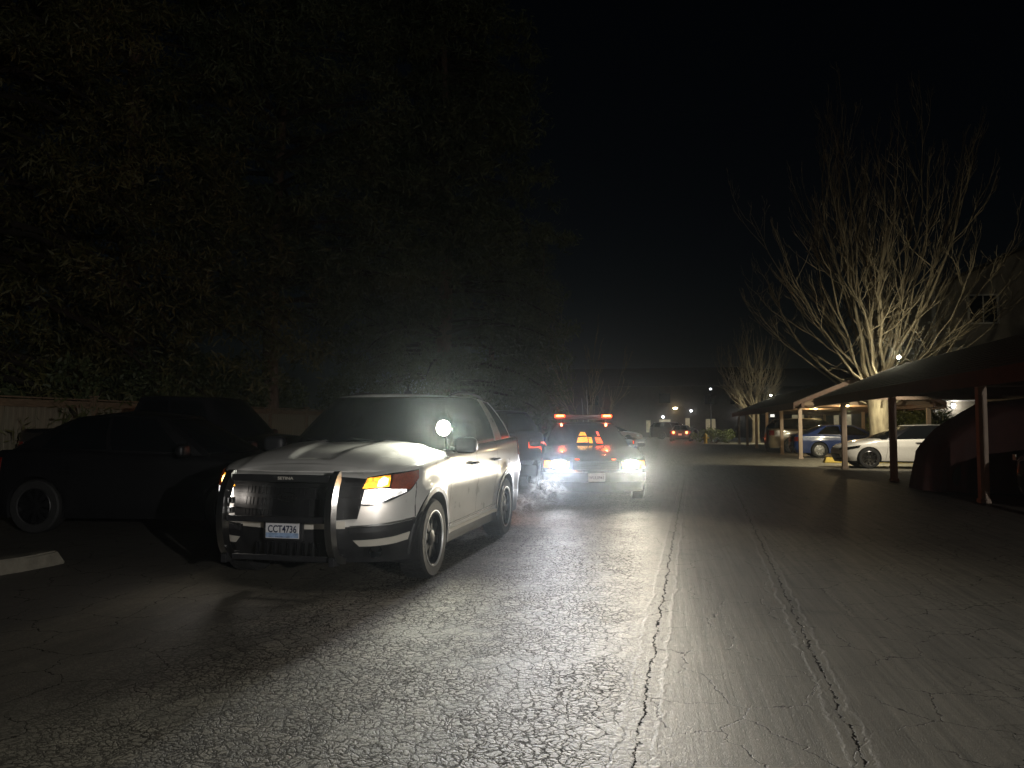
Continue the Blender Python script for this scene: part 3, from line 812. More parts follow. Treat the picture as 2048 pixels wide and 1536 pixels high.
    # amber spill
    for sd in (1, -1):
        p = S(sd * uy(.70), .80); point('headlight_lamp', (p[0] + .10, p[1] + sd * .03, p[2]), 2.2, (1, .9, .8), .05, T)
    # rear amber and red strobes on the tailgate glass
    for sd in (1, -1):
        B = MB(); B.box((-3.93, sd * .42, 1.16), (.05, .22, .05), bev=.008); l_ = B.build('rear_strobe', M_PLAST, T)
        B = MB(); B.box((-3.965, sd * .42, 1.16), (.012, .20, .035), bev=.003); B.build('strobe_lens', M_AMBERHOT if sd > 0 else M_REDG, l_)
    point('strobe_lamp', (-4.25, .35, 1.16), 30, (1, .33, .06), .08, T)
    return c
build_suv()

# ------------------------------------------------------------------ generic car shapes
def sedan(**k):
    d = dict(q=.7, W=.94, foh=.97, wb=2.85, roh=1.12, rw=.335, ra=.375, tw=.22, zb=.2, zs=.3, rcf=.42, bowf=.14, rcr=.3, flare=.012, shoulder=.07,
        zt=[(1.0, .70), (.8, .72), (.4, .82), (-.3, .93), (-1., .95), (-3.0, 1.0), (-3.9, 1.0), (-4.2, .97)],
        fz=([.2, .4, .55, .7, .75], [-.1, -.01, .0, -.04, -.07]), rz=([.2, .45, .7, 1.0], [-.1, 0, -.02, -.06]),
        sz=([.2, .35, .6, .72, .95, 1.0], [-.06, -.03, -.015, .0, -.03, -.05]),
        xcowl=-.40, xdeck=-3.25, crownf=.06, crownr=.03,
        gh=dict(belt=dict(wf=(-.15, 0), A=(-.55, .80), D=(-3.35, .74), wr=(-3.75, 0)), roof=dict(wf=(-1.2, 0), A=(-1.36, .56), D=(-2.55, .54), wr=(-2.75, 0)),
                zb=([-3.8, -3., -1., -.15], [.99, .99, .95, .93]), zr=([-2.8, -2., -1.2], [1.38, 1.405, 1.38]), bul=.03, crown=.035, cowl=.05),
        wins=[(1.08, 1.46, 1.06, 1.50), (1.49, 1.86, 1.53, 1.90)], mirx=-.72, mirz=1.0)
    d.update(k); return d
def suv(**k):
    d = dict(EXP); d['q'] = .55; d.update(k); return d
def facing(dx, dy): return math.atan2(dy, dx)

def front_lights(c, m, z0, z1, y0, y1, name='headlight', off=.008):
    for sd in (1, -1):
        c.patch(name, m, c.S, [(sd * c.uy(y0), z0), (sd * c.uy(y1), z0 + .01)], [(sd * c.uy(y0), z1), (sd * c.uy(y1), z1 + .01)], off, .02, 8, 4)
def tail_lights(c, m, z0, z1, y0, wrap=.15, hot=None):
    out = []
    for sd in (1, -1):
        a, b = c.uyr(y0), c.ux(c.xr + .35) 
        o = c.patch('tail_light', m, c.S, [(sd * a, z0), (sd * b, z0 + .02)], [(sd * a, z1), (sd * b, z1)], .008, .02, 10, 4); out.append(o)
        if hot:
            a2 = c.uyr(y0 + .05); b2 = c.uyr(min(c.W - .22, y0 + .22))
            c.patch('tail_bulb', hot, c.S, [(sd * a2, z0 + .03), (sd * b2, z0 + .03)], [(sd * a2, z1 - .03), (sd * b2, z1 - .03)], .016, .01, 6, 3, parent=o)
    return out
def plate(c, x, z, txt, m, ink, front=True, mat_plate=None):
    sg = 1 if front else -1
    B = MB(); B.box((x, 0, z), (.012, .305, .155), bev=.003); p = B.build('licence_plate', m, c.t)
    if txt: text_mesh('plate_number', txt, .08, ink, p, (x + sg * .0075, 0, z - .008), (R(90), 0, R(90 * sg)), .0006, .8, .001)
    return p

# ------------------------------------------------------------------ dark patrol sedan with light bar behind
def build_cruiser():
    fwd = np.array((.178, -.984)); fwd /= np.hypot(*fwd)
    nose = np.array((-1.16, 13.94)); sp = sedan(q=.9, W=.98, foh=1.0, wb=2.91, roh=1.45, rw=.345, ra=.39, bowf=.16, rcf=.36,
        zt=[(1.0, .80), (.8, .82), (.4, .88), (-.4, .97), (-1., .985), (-3.2, 1.02), (-4.4, 1.0)],
        fz=([.2, .38, .5, .6, .75, .82], [-.08, .0, .02, .01, -.04, -.08]),
        xcowl=-.55, xdeck=-3.45, crownf=.05,
        gh=dict(belt=dict(wf=(-.35, 0), A=(-.7, .83), D=(-3.55, .78), wr=(-3.9, 0)), roof=dict(wf=(-1.42, 0), A=(-1.56, .60), D=(-2.85, .58), wr=(-3.05, 0)),
                zb=([-3.9, -3., -1., -.35], [1.01, 1.01, .985, .97]), zr=([-3.05, -2.2, -1.4], [1.43, 1.45, 1.425]), bul=.03, crown=.035, cowl=.05),
        mirx=-.85, mirz=1.05)
    ax = nose - fwd * sp['foh']
    c = basic_car('patrol_car', 'dark patrol sedan with red roof light bar and glaring headlights', 'police car', (ax[0], ax[1], 0), facing(*fwd), sp, M_BLACKP, shell=M_BLACKP, rim=M_RIM)
    T, S, uy = c.t, c.S, c.uy
    g = c.patch('grille', M_GRILLE, S, [(uy(-.40), .60), (0, .59), (uy(.40), .60)], [(uy(-.42), .745), (0, .755), (uy(.42), .745)], .006, .03, 14, 4)
    for k in range(4): c.patch('grille_bar', M_RIM, S, [(uy(-.39), .61 + .034 * k), (uy(.39), .61 + .034 * k)], [(uy(-.39), .622 + .034 * k), (uy(.39), .622 + .034 * k)], .014, .012, 14, 1, parent=g)
    c.patch('bumper', mat('matt_black_bumper', (.005, .005, .006), .75, spec=.15, var=.2, scale=20), S, [(uy(-.9), .40), (0, .39), (uy(.9), .40)], [(uy(-.9), .545), (0, .55), (uy(.9), .545)], .05, .07, 30, 4)
    for sd in (1, -1):
        h = c.patch('headlight', M_REFL, S, [(sd * uy(.50), .60), (sd * uy(.86), .61), (sd * (uy(.95) + .06), .62)], [(sd * uy(.47), .765), (sd * uy(.86), .78), (sd * (uy(.95) + .06), .77)], .006, .03, 14, 5)
        c.patch('high_beam', M_HEAD, S, [(sd * uy(.55), .625), (sd * uy(.65), .61), (sd * uy(.77), .63)], [(sd * uy(.55), .745), (sd * uy(.65), .765), (sd * uy(.77), .75)], .016, .012, 10, 4, parent=h)
        c.patch('corner_lamp', M_AMBER, S, [(sd * uy(.81), .62), (sd * (uy(.93)), .63)], [(sd * uy(.81), .755), (sd * uy(.93), .755)], .014, .01, 6, 4, parent=h)
        c.patch('parking_lamp', M_AMBER, S, [(sd * uy(.49), .61), (sd * uy(.535), .61)], [(sd * uy(.475), .74), (sd * uy(.535), .74)], .012, .01, 3, 4, parent=h)
        p = S(sd * uy(.66), .69)
        beam_shape(spot('headlight_lamp', (p[0] + .17, p[1], p[2]), (p[0] + 10, p[1] + sd * .05, p[2]), P_HEADLIGHT, 70, .5, (1, .90, .70) if sd > 0 else (.92, .94, 1.), .07, parent=T), .0, .12, .15, .06, (.22, .50, .06), 2.2)
        c.patch('hood_reflection', M_REDG, S, [(sd * uy(.30), .778), (sd * uy(.38), .778)], [(sd * uy(.30), .785), (sd * uy(.38), .785)], .012, .02, 4, 1)  # red reflections on the hood edge, painted as glowing strips
    plate(c, 1.065, .47, 'WUL0941', mat('worn_plate', (.5, .47, .46), .5, var=.1, scale=8), mat('plate_ink_grey', (.09, .07, .07), .5))
    # light bar
    zr = 1.425 + .05
    for y in (-.45, .45):
        B = MB(); B.box((-1.95, y, zr + .02), (.10, .05, .06), bev=.006); B.build('light_bar_foot', M_PLAST, T)
    B = MB(); B.box((-1.95, 0, zr + .075), (.28, 1.24, .05), bev=.012); lb = B.build('light_bar', M_PLAST, T)
    B = MB(); B.box((-1.95, 0, zr + .13), (.26, .80, .055), bev=.012); B.build('bar_dome', mat('smoked_dome', (.05, .045, .045), .12, var=.1), lb)
    for sd in (1, -1):
        B = MB(); B.box((-1.94, sd * .51, zr + .13), (.25, .22, .06), bev=.012); B.build('red_dome', M_REDG, lb)
        B = MB(); B.box((-1.81, sd * .51, zr + .135), (.012, .15, .028), bev=.004); B.build('led_row', M_REDHOT, lb)
        point('beacon_lamp', (-1.70, sd * .52, zr + .16), 13, (1, .08, .03), .02, T)
    # whip antennas and roof clutter
    for y, h in ((.06, .55), (.17, .75)):
        B = MB(); B.tube([(-2.6, y, 1.47), (-2.62, y - .01, 1.47 + h * .5), (-2.66, y - .03, 1.47 + h)], [.008, .004, .003], 6); B.build('antenna', M_STEEL, T, True)
    # glowing patches stand in for the suv's rear lights reflected in the windscreen
    def ws(y, q): return c.G(y / .83 * (-1), q)
    u = c.patch('painted_reflection', M_AMBER, c.G, [(-.30, .10), (-.02, .10)], [(-.26, .34), (-.02, .36)], .007, .006, 6, 3)
    c.patch('reflection_upper', M_AMBER, c.G, [(-.25, .42), (-.03, .42)], [(-.18, .60), (-.06, .58)], .007, .006, 6, 3, parent=u)
    c.patch('reflection_cell', M_AMBER, c.G, [(.0, .07), (.09, .07)], [(.0, .34), (.09, .34)], .007, .006, 3, 3, parent=u)
    c.patch('reflection_cell', M_REDG, c.G, [(.18, .07), (.34, .07)], [(.18, .34), (.32, .34)], .007, .006, 3, 3, parent=u)
    c.patch('reflection_cell', M_TAIL, c.G, [(.27, .42), (.33, .42)], [(.27, .62), (.33, .62)], .007, .006, 3, 3, parent=u)
    c.seam([(-.6, .96), (-.58, .6), (-.56, .32)]); c.seam([(-1.75, .98), (-1.75, .32)])
    tail_lights(c, M_REDL, .62, .82, .5)
    return c
build_cruiser()

# ------------------------------------------------------------------ parked cars on the left, dark against the fence
def parked_left():
    sp = sedan(q=.7, W=.92, foh=.9, wb=2.65, roh=.85, zt=[(1., .74), (.7, .8), (.2, .92), (-.3, 1.0), (-1., 1.03), (-2.6, 1.09), (-3.6, 1.07)], xcowl=-.35, xdeck=None, rw=.35, ra=.39,
        gh=dict(belt=dict(wf=(-.1, 0), A=(-.45, .80), D=(-3.1, .76), wr=(-3.42, 0)), roof=dict(wf=(-1.0, 0), A=(-1.15, .60), D=(-2.35, .56), wr=(-2.55, 0)),
                zb=([-3.5, -2.6, -1., -.1], [1.07, 1.07, 1.03, 1.0]), zr=([-2.6, -1.7, -1.0], [1.47, 1.56, 1.50]), bul=.05, crown=.04, cowl=.04), mirx=-.6, mirz=1.08)
    c = basic_car('parked_hatchback', 'black rounded hatchback parked beside the white police suv, nearest on the left', 'car', (-5.45, 9.85, 0), facing(1, .1), sp, M_DARKP, shell=M_DARKP, rim=M_GRILLE)
    tail_lights(c, M_REDL, .78, .98, .5); front_lights(c, M_CLEAR, .58, .70, .5, .82)
    plate(c, c.xr - .004, .62, None, M_STRIPE, None, False)
    # tall dark pickup behind it
    sp = suv(q=.6, W=.98, foh=.95, wb=3.5, roh=1.2, zs=.45, rw=.38, ra=.44, zt=[(.95, 1.05), (.5, 1.1), (-.4, 1.18), (-1.2, 1.2), (-2.5, 1.22), (-2.7, 1.33), (-4.8, 1.34)],
        gh=dict(belt=dict(wf=(-.3, 0), A=(-.6, .87), D=(-2.5, .86), wr=(-2.55, 0)), roof=dict(wf=(-1.0, 0), A=(-1.12, .68), D=(-2.3, .68), wr=(-2.36, 0)),
                zb=([-4.4, -1.2, -.3], [1.21, 1.2, 1.18]), zr=([-3., -2., -1.], [1.86, 1.90, 1.86]), bul=.03, crown=.03, cowl=.04), wins=[(1.07, 1.50, 1.06, 1.50), (1.54, 1.93, 1.54, 1.92)], mirx=-.75, mirz=1.25)
    c = basic_car('parked_pickup', 'tall black crew cab truck parked behind the black hatchback', 'truck', (-6.5, 12.5, 0), facing(1, .02), sp, M_BLACKP, shell=M_BLACKP)
    c.cap('bed_cover', M_PLAST, -2.65, None, .01, None, front=False)
    tail_lights(c, M_REDL, .8, 1.12, .78); front_lights(c, M_CLEAR, .82, .98, .55, .88)
    # cars further up on the left of the drive
    c = basic_car('parked_van', 'dark boxy suv with red tail lamps just past the white police suv', 'suv', (-4.9, 21.0, 0), facing(-.35, .94), suv(q=.5), M_DARKP, shell=M_DARKP)
    tail_lights(c, M_TAIL, .88, 1.02, .55, hot=None); c.patch('rear_bumper', M_CHROME, c.S, [(c.uyr(.8), .50), (c.uyr(.05), .50)], [(c.uyr(.8), .60), (c.uyr(.05), .60)], .05, .05, 8, 2)
    c.patch('rear_bumper', M_CHROME, c.S, [(-c.uyr(.8), .50), (-c.uyr(.05), .50)], [(-c.uyr(.8), .60), (-c.uyr(.05), .60)], .05, .05, 8, 2)
    c = basic_car('parked_coupe', 'dark blue car with one red tail lamp behind the patrol sedan', 'car', (-4.15, 27.6, 0), facing(-.75, .66), sedan(q=.55), M_BLUEP, shell=M_BLUEP)
    tail_lights(c, M_REDL, .72, .92, .42, hot=M_TAIL)
parked_left()

# ------------------------------------------------------------------ fence, kerb, hedge on the left
def fence():
    X0 = -11.6; y0, y1 = 8.6, 41.0
    F_ = thing('wooden_fence', 'tall weathered board fence with capped posts behind the parked black cars', 'fence', (X0, y0, 0))
    mw = mat('weathered_cedar', (.15, .13, .088), .8, col2=(.31, .275, .205), scale=3.0, stretch=(8, 8, .5), bump=.5, bscale=14)
    mr = mat('cedar_rail', (.17, .12, .075), .8, var=.35, scale=6, stretch=(6, 1, 6), bump=.3)
    vars_ = []
    for k in range(6):
        B = MB(); w = .137; h = 1.70 + .006 * random.uniform(-1, 1)
        B.box((0, 0, h / 2 + .06), (.02, w, h), bev=.003); me = bpy.data.meshes.new('board'); me.from_pydata(B.v, [], B.f); me.materials.append(mw); vars_.append(me)
    n = 0; y = 0; L = y1 - y0
    while y < L:
        o = bpy.data.objects.new('board', vars_[n % 6]); COL.objects.link(o); o.parent = F_
        o.location = (random.uniform(-.006, .006), y, random.uniform(-.01, .01)); o.rotation_euler = (random.uniform(-.006, .006), 0, random.uniform(-.03, .03))
        y += .1435; n += 1
    B = MB(); B.box((0, 0, .99), (.1, .1, 1.98), bev=.006); B.box((0, 0, 2.0), (.14, .14, .03), bev=.005)
    pm = bpy.data.meshes.new('post'); pm.from_pydata(B.v, [], B.f); pm.materials.append(mr)
    B = MB(); B.box((.03, 1.22, 1.82), (.025, 2.34, .14), bev=.003); rm = bpy.data.meshes.new('top_rail'); rm.from_pydata(B.v, [], B.f); rm.materials.append(mr)
    B = MB(); B.box((.03, 1.22, .30), (.025, 2.34, .09), bev=.003); rb = bpy.data.meshes.new('bottom_rail'); rb.from_pydata(B.v, [], B.f); rb.materials.append(mr)
    B = MB(); B.box((.0, 1.22, 1.925), (.11, 2.34, .03), bev=.003); cp = bpy.data.meshes.new('cap_rail'); cp.from_pydata(B.v, [], B.f); cp.materials.append(mr)
    k = 0
    while k * 2.44 < L:
        for me, nm in ((pm, 'post'), (rm, 'top_rail'), (rb, 'bottom_rail'), (cp, 'cap_rail')):
            o = bpy.data.objects.new(nm, me); COL.objects.link(o); o.parent = F_; o.location = (.03 if nm == 'post' else 0, k * 2.44 + .55, 0)
        k += 1
fence()
mc = mat('kerb_concrete', (.12, .11, .085), .8, col2=(.18, .165, .13), scale=9, bump=.35, bscale=30)
def kerb(name, label, cat, loc, rz, L, w, h, m, group=None):
    bm = bmesh.new(); bmesh.ops.create_cube(bm, size=1.)
    for v in bm.verts:
        t = v.co.z > 0
        v.co = (v.co.x * (L - (.16 if t else 0)), v.co.y * (w - (.06 if t else 0)), v.co.z * h)
    bmesh.ops.subdivide_edges(bm, edges=[e for e in bm.edges if abs(e.verts[0].co.x - e.verts[1].co.x) > L * .5], cuts=14)
    bmesh.ops.bevel(bm, geom=[e for e in bm.edges if e.calc_face_angle(0) > .6], offset=.015, segments=2, affect='EDGES')
    for v in bm.verts:
        v.co.z += .004 * math.sin(v.co.x * 9 + v.co.y * 30); v.co.y += .004 * math.sin(v.co.x * 13)
    o = from_bm(name, bm, m, None, True, 40); o.location = (loc[0], loc[1], h / 2 + loc[2]); o.rotation_euler = (0, 0, rz)
    return tag(o, label, cat, group)
kerb('wheel_stop', 'pale concrete wheel stop on the asphalt at the lower left edge', 'wheel stop', (-6.24, 5.72, 0), R(81.4), 2.4, .24, .14, mc)
kerb('yellow_kerb', 'yellow painted kerb beside the nose of the white sedan', 'kerb', (7.6, 31.0, 0), R(4), 3.2, .3, .2, mat('yellow_kerb_paint', (.5, .36, .06), .7, var=.2, scale=8))

# ------------------------------------------------------------------ vegetation
def leaf_cloud(cent, size, jit, stretch=2.2, hang=0., flat=0.):
    """many small leaf quads (two triangles each) at the given centres -> verts, faces"""
    n = len(cent); d = np.random.normal(size=(n, 3)); d[:, 2] = d[:, 2] * (1 - flat) - hang
    d /= np.linalg.norm(d, axis=1)[:, None]
    e = np.cross(d, np.random.normal(size=(n, 3))); e /= np.linalg.norm(e, axis=1)[:, None]
    L = size * (1 + jit * np.random.uniform(-1, 1, n))[:, None]
    a = cent - d * L * .2; t = cent + d * L; m = cent + d * L * .45; w = L / stretch / 2
    V = np.empty((n, 4, 3)); V[:, 0] = a; V[:, 1] = m + e * w; V[:, 2] = t; V[:, 3] = m - e * w
    F = np.arange(n * 4).reshape(n, 4)
    return V.reshape(-1, 3), F
def fast_obj(name, V, F, m, parent):
    me = bpy.data.meshes.new(name); n = len(F)
    me.vertices.add(len(V)); me.vertices.foreach_set('co', np.asarray(V, np.float32).ravel())
    me.loops.add(n * 4); me.loops.foreach_set('vertex_index', F.astype(np.int32).ravel())
    me.polygons.add(n); me.polygons.foreach_set('loop_start', np.arange(0, n * 4, 4, dtype=np.int32)); me.polygons.foreach_set('loop_total', np.full(n, 4, np.int32))
    me.update(); me.validate(); me.materials.append(m)
    o = bpy.data.objects.new(name, me); COL.objects.link(o); o.parent = parent; return o
M_BOUGH = mat('dark_boughs', (.035, .028, .02), .9, var=.3, scale=4, bump=.4, bscale=20)
M_BARK = mat('pine_bark', (.09, .06, .042), .9, col2=(.2, .14, .1), scale=5, stretch=(6, 6, 1), bump=.8, bscale=16)
M_NEEDLE = mat('needles', (.045, .065, .03), .6, col2=(.10, .12, .055), scale=.9)
M_NEEDLE2 = mat('yellowish_needles', (.045, .055, .02), .6, col2=(.13, .12, .04), scale=.8)
M_LEAF = mat('shrub_leaves', (.04, .055, .022), .6, col2=(.09, .11, .045), scale=2)
M_LEAFL = mat('light_shrub_leaves', (.06, .085, .02), .5, col2=(.16, .19, .05), scale=3)
M_TWIG = mat('pale_bark', (.13, .105, .07), .85, col2=(.3, .26, .18), scale=4, stretch=(2, 2, .5), bump=.3, bscale=20)

def conifer(label, loc, h, rad, bare, trunk_r, seed, m=M_NEEDLE, nb=130, per=230, lean=0., droop=.25, leaf=.16, top_full=.55):
    rng = np.random.RandomState(seed); st = np.random.get_state(); np.random.seed(seed)
    T = thing('pine_tree', label, 'tree', loc, 0, 'conifers along the fence')
    B = MB(); pts = []; rs = []
    for k in range(14):
        f = k / 13; pts.append((lean * h * f + .12 * math.sin(f * 7 + seed), .12 * math.cos(f * 5 + seed) - .12 * math.cos(seed), h * f - .05)); rs.append(trunk_r * (1.25 - 1.15 * f) if f > .06 else trunk_r * 1.5)
    B.tube(pts, rs, 10); 
    C = []; BR = MB()
    for b in range(nb):
        f = (b + rng.uniform(0, 1)) / nb; z = bare + (h - bare) * f; az = rng.uniform(0, 2 * math.pi)
        prof = (1 - f) ** top_full * (0.72 + .28 * min(1, f * 6)); L = rad * prof * rng.uniform(.55, 1.12) + .25
        dz = -droop * L + rng.uniform(-.1, .35) * L * (f + .2)
        i = min(12, int(f * 13)); bx, by = lean * z, 0
        p0 = np.array((bx, by, z)); p1 = p0 + np.array((math.cos(az) * L * .55, math.sin(az) * L * .55, .12 * L)); p2 = p0 + np.array((math.cos(az) * L, math.sin(az) * L, dz))
        ts = np.linspace(0, 1, 6)[:, None]; c = (1 - ts) ** 2 * p0 + 2 * ts * (1 - ts) * p1 + ts ** 2 * p2
        r0 = .035 + .012 * L; BR.tube(list(c), list(np.linspace(r0, .008, 6)), 5, False)
        n = int(1.7 * per * (L / rad + .2))
        # side sprays along the branch, clumped
        ncl = max(4, int(L * 3.2))
        tt = np.sqrt(rng.uniform(.02, 1, ncl)); cc = (1 - tt[:, None]) ** 2 * p0 + 2 * tt[:, None] * (1 - tt[:, None]) * p1 + tt[:, None] ** 2 * p2
        side = np.array((-math.sin(az), math.cos(az), 0)); off = rng.normal(0, .22, ncl)[:, None] * L * (1.1 - .6 * tt[:, None]) * side
        cc = cc + off + rng.normal(0, .06 * L, (ncl, 3)) * (1, 1, .6)
        idx = rng.randint(0, ncl, n); C.append(cc[idx] + rng.normal(0, .18, (n, 3)) * (1, 1, .75) - np.abs(rng.normal(0, .10, (n, 1))) * (0, 0, 1))
    B.build('trunk', M_BARK, T, True); BR.build('branches', M_BOUGH, T, True)
    V, F = leaf_cloud(np.concatenate(C), leaf * 1.1, .5, 4.5, .5)
    fast_obj('crown', V, F, m, T); np.random.set_state(st)
    return T
conifer('tall pine with a bare lower trunk behind the dark truck', (-12.5, 23.2, 0), 21, 6.2, 4.6, .24, 3, nb=170, per=430, droop=.12)
conifer('broad dark conifer rising above the roof of the white police suv', (-9.4, 32.5, 0), 27, 6.0, .8, .34, 5, nb=240, per=430, droop=.22, top_full=.35, leaf=.22)
conifer('drooping yellowish conifer at the far left edge', (-14.8, 13.8, 0), 19, 5.6, 1.2, .26, 8, m=M_NEEDLE2, nb=170, per=430, droop=.5, leaf=.15)
conifer('dark conifer standing between the drooping tree and the tall pine', (-15.2, 19.5, 0), 24, 5.6, 1.0, .28, 11, m=M_NEEDLE2, nb=170, per=430, droop=.4)
conifer('slim young conifer left of the patrol sedan light bar', (-6.3, 41., 0), 12.5, 1.7, .5, .1, 14, nb=90, per=130, droop=.1, leaf=.15)
conifer('dense conifer behind the broad one, lower on its right', (-9.2, 41., 0), 15, 3.6, .8, .18, 17, nb=120, per=220, droop=.2)

def shrub(name, label, loc, sx, sy, h, m, seed, n=5000, leaf=.09, group=None, lobes=9):
    rng = np.random.RandomState(seed); st = np.random.get_state(); np.random.seed(seed)
    T = thing(name, label, 'shrub', loc, 0, group)
    B = MB(); C = []
    for k in range(lobes):
        c = np.array((rng.uniform(-.5, .5) * sx, rng.uniform(-.5, .5) * sy, h * rng.uniform(.3, .85))); r = rng.uniform(.25, .42) * min(sx, sy, h)
        B.tube([(c[0] * .2, c[1] * .2, 0), (c[0] * .6, c[1] * .6, c[2] * .6), tuple(c)], [.03, .02, .008], 5, False)
        d = rng.normal(size=(n // lobes, 3)); d /= np.linalg.norm(d, axis=1)[:, None]
        q = c + d * (r * rng.uniform(.5, 1.15, n // lobes) ** .6)[:, None]; q[:, 2] = np.abs(q[:, 2] - .03) + .03; C.append(q)
    B.build('stems', M_BARK, T, True)
    V, F = leaf_cloud(np.concatenate(C), leaf, .45, 2.0)
    fast_obj('foliage', V, F, m, T); np.random.set_state(st); return T
SH = [('leafy laurel shrub above the fence at the left edge', 13.0, 3.1), ('laurel shrub behind the fence left of its first post', 15.6, 2.9), ('laurel shrub behind the fence near its second post', 18.2, 3.3),
      ('bushy shrub behind the fence left of the bare pine trunk', 21.0, 3.8), ('shrub behind the dark truck right of the bare pine trunk', 25.2, 3.4), ('shrub behind the windscreen of the white police suv', 28.6, 3.3)]
for i, (lb, y, h) in enumerate(SH):
    shrub('laurel_shrub', lb, (-12.9, y, 0), 1.8, 2.9, h, M_LEAF, 40 + i, 6500, .11, 'shrubs behind the fence')

def bare_tree(label, loc, seed, h, spread, trunk_r, fork, nmain, levels=3, group='bare trees behind the carports'):
    rng = np.random.RandomState(seed)
    T = thing('bare_tree', label, 'tree', loc, 0, group)
    TR = MB(); TR.tube([(0, 0, -.05), (.02, 0, .25), (.04, .02, fork * .5), (.02, .03, fork), (0, 0, fork * 1.35)], [trunk_r * 1.45, trunk_r * 1.05, trunk_r * .95, trunk_r * 1.05, trunk_r * .5], 14)
    TR.build('trunk', M_TWIG, T, True)
    BR = MB(); TW = MB()
    def grow(p, az, out, L, r, lev, end_up):
        n = 9 if lev == 0 else 6; pts = [np.array(p)]; rs = [r]; cur = np.array(p, float); step = L / n
        e = out
        for k in range(n):
            f = (k + 1) / n; e = out + (end_up - out) * f ** .8
            az2 = az + rng.normal(0, .22)
            dv = np.array((math.cos(az2) * math.cos(e), math.sin(az2) * math.cos(e), math.sin(e))) + rng.normal(0, .09, 3)
            cur = cur + dv * step; pts.append(cur.copy()); rs.append(max(.006, r * (1 - f) ** .75 + .004))
        (BR if lev < 1 else TW).tube(pts, rs, 7 if lev == 0 else 4, False)
        if lev < levels:
            m = (10, 4, 2)[min(lev, 2)]
            for q in range(m):
                f = rng.uniform(.18, .95); i = min(n - 1, int(f * n)); b = pts[i] + (pts[i + 1] - pts[i]) * (f * n - i)
                d = pts[i + 1] - pts[i]; a0 = math.atan2(d[1], d[0]); e0 = math.asin(max(-1, min(1, d[2] / (np.linalg.norm(d) + 1e-9))))
                grow(b, a0 + rng.normal(0, .9), e0 - rng.uniform(.1, .6), L * rng.uniform(.22, .45) * (1.15 - f * .5), rs[i] * .5, lev + 1, min(1.45, e0 + rng.uniform(-.1, .35)))
    for k in range(nmain):
        az = 2 * math.pi * k / nmain + rng.uniform(-.3, .3); inner = rng.uniform(0, 1) ** 1.25
        out = R(12 + 64 * inner); z0 = fork * rng.uniform(.75, 1.3)
        grow((rng.normal(0, trunk_r * .3), rng.normal(0, trunk_r * .3), z0), az, out, (h - fork) * rng.uniform(.6, 1.05) * (.75 + .3 * inner), trunk_r * rng.uniform(.09, .21), 0, R(70 + 18 * inner) if inner > .25 else R(rng.uniform(55, 80)))
    BR.build('limbs', M_TWIG, T, True); TW.build('twigs', M_TWIG, T, False)
    return T
bare_tree('large bare many-stemmed tree lit from below behind the near carport', (8.35, 32.4, 0), 21, 13.5, 5, .36, 2.4, 36)
bare_tree('smaller bare tree glowing at the far end of the carports', (7.6, 66.0, 0), 33, 9.5, 4, .30, 2.2, 26)
bare_tree('thin bare sapling behind the patrol sedan', (-3.2, 34.0, 0), 45, 6.5, 1.2, .05, .8, 5, 2)

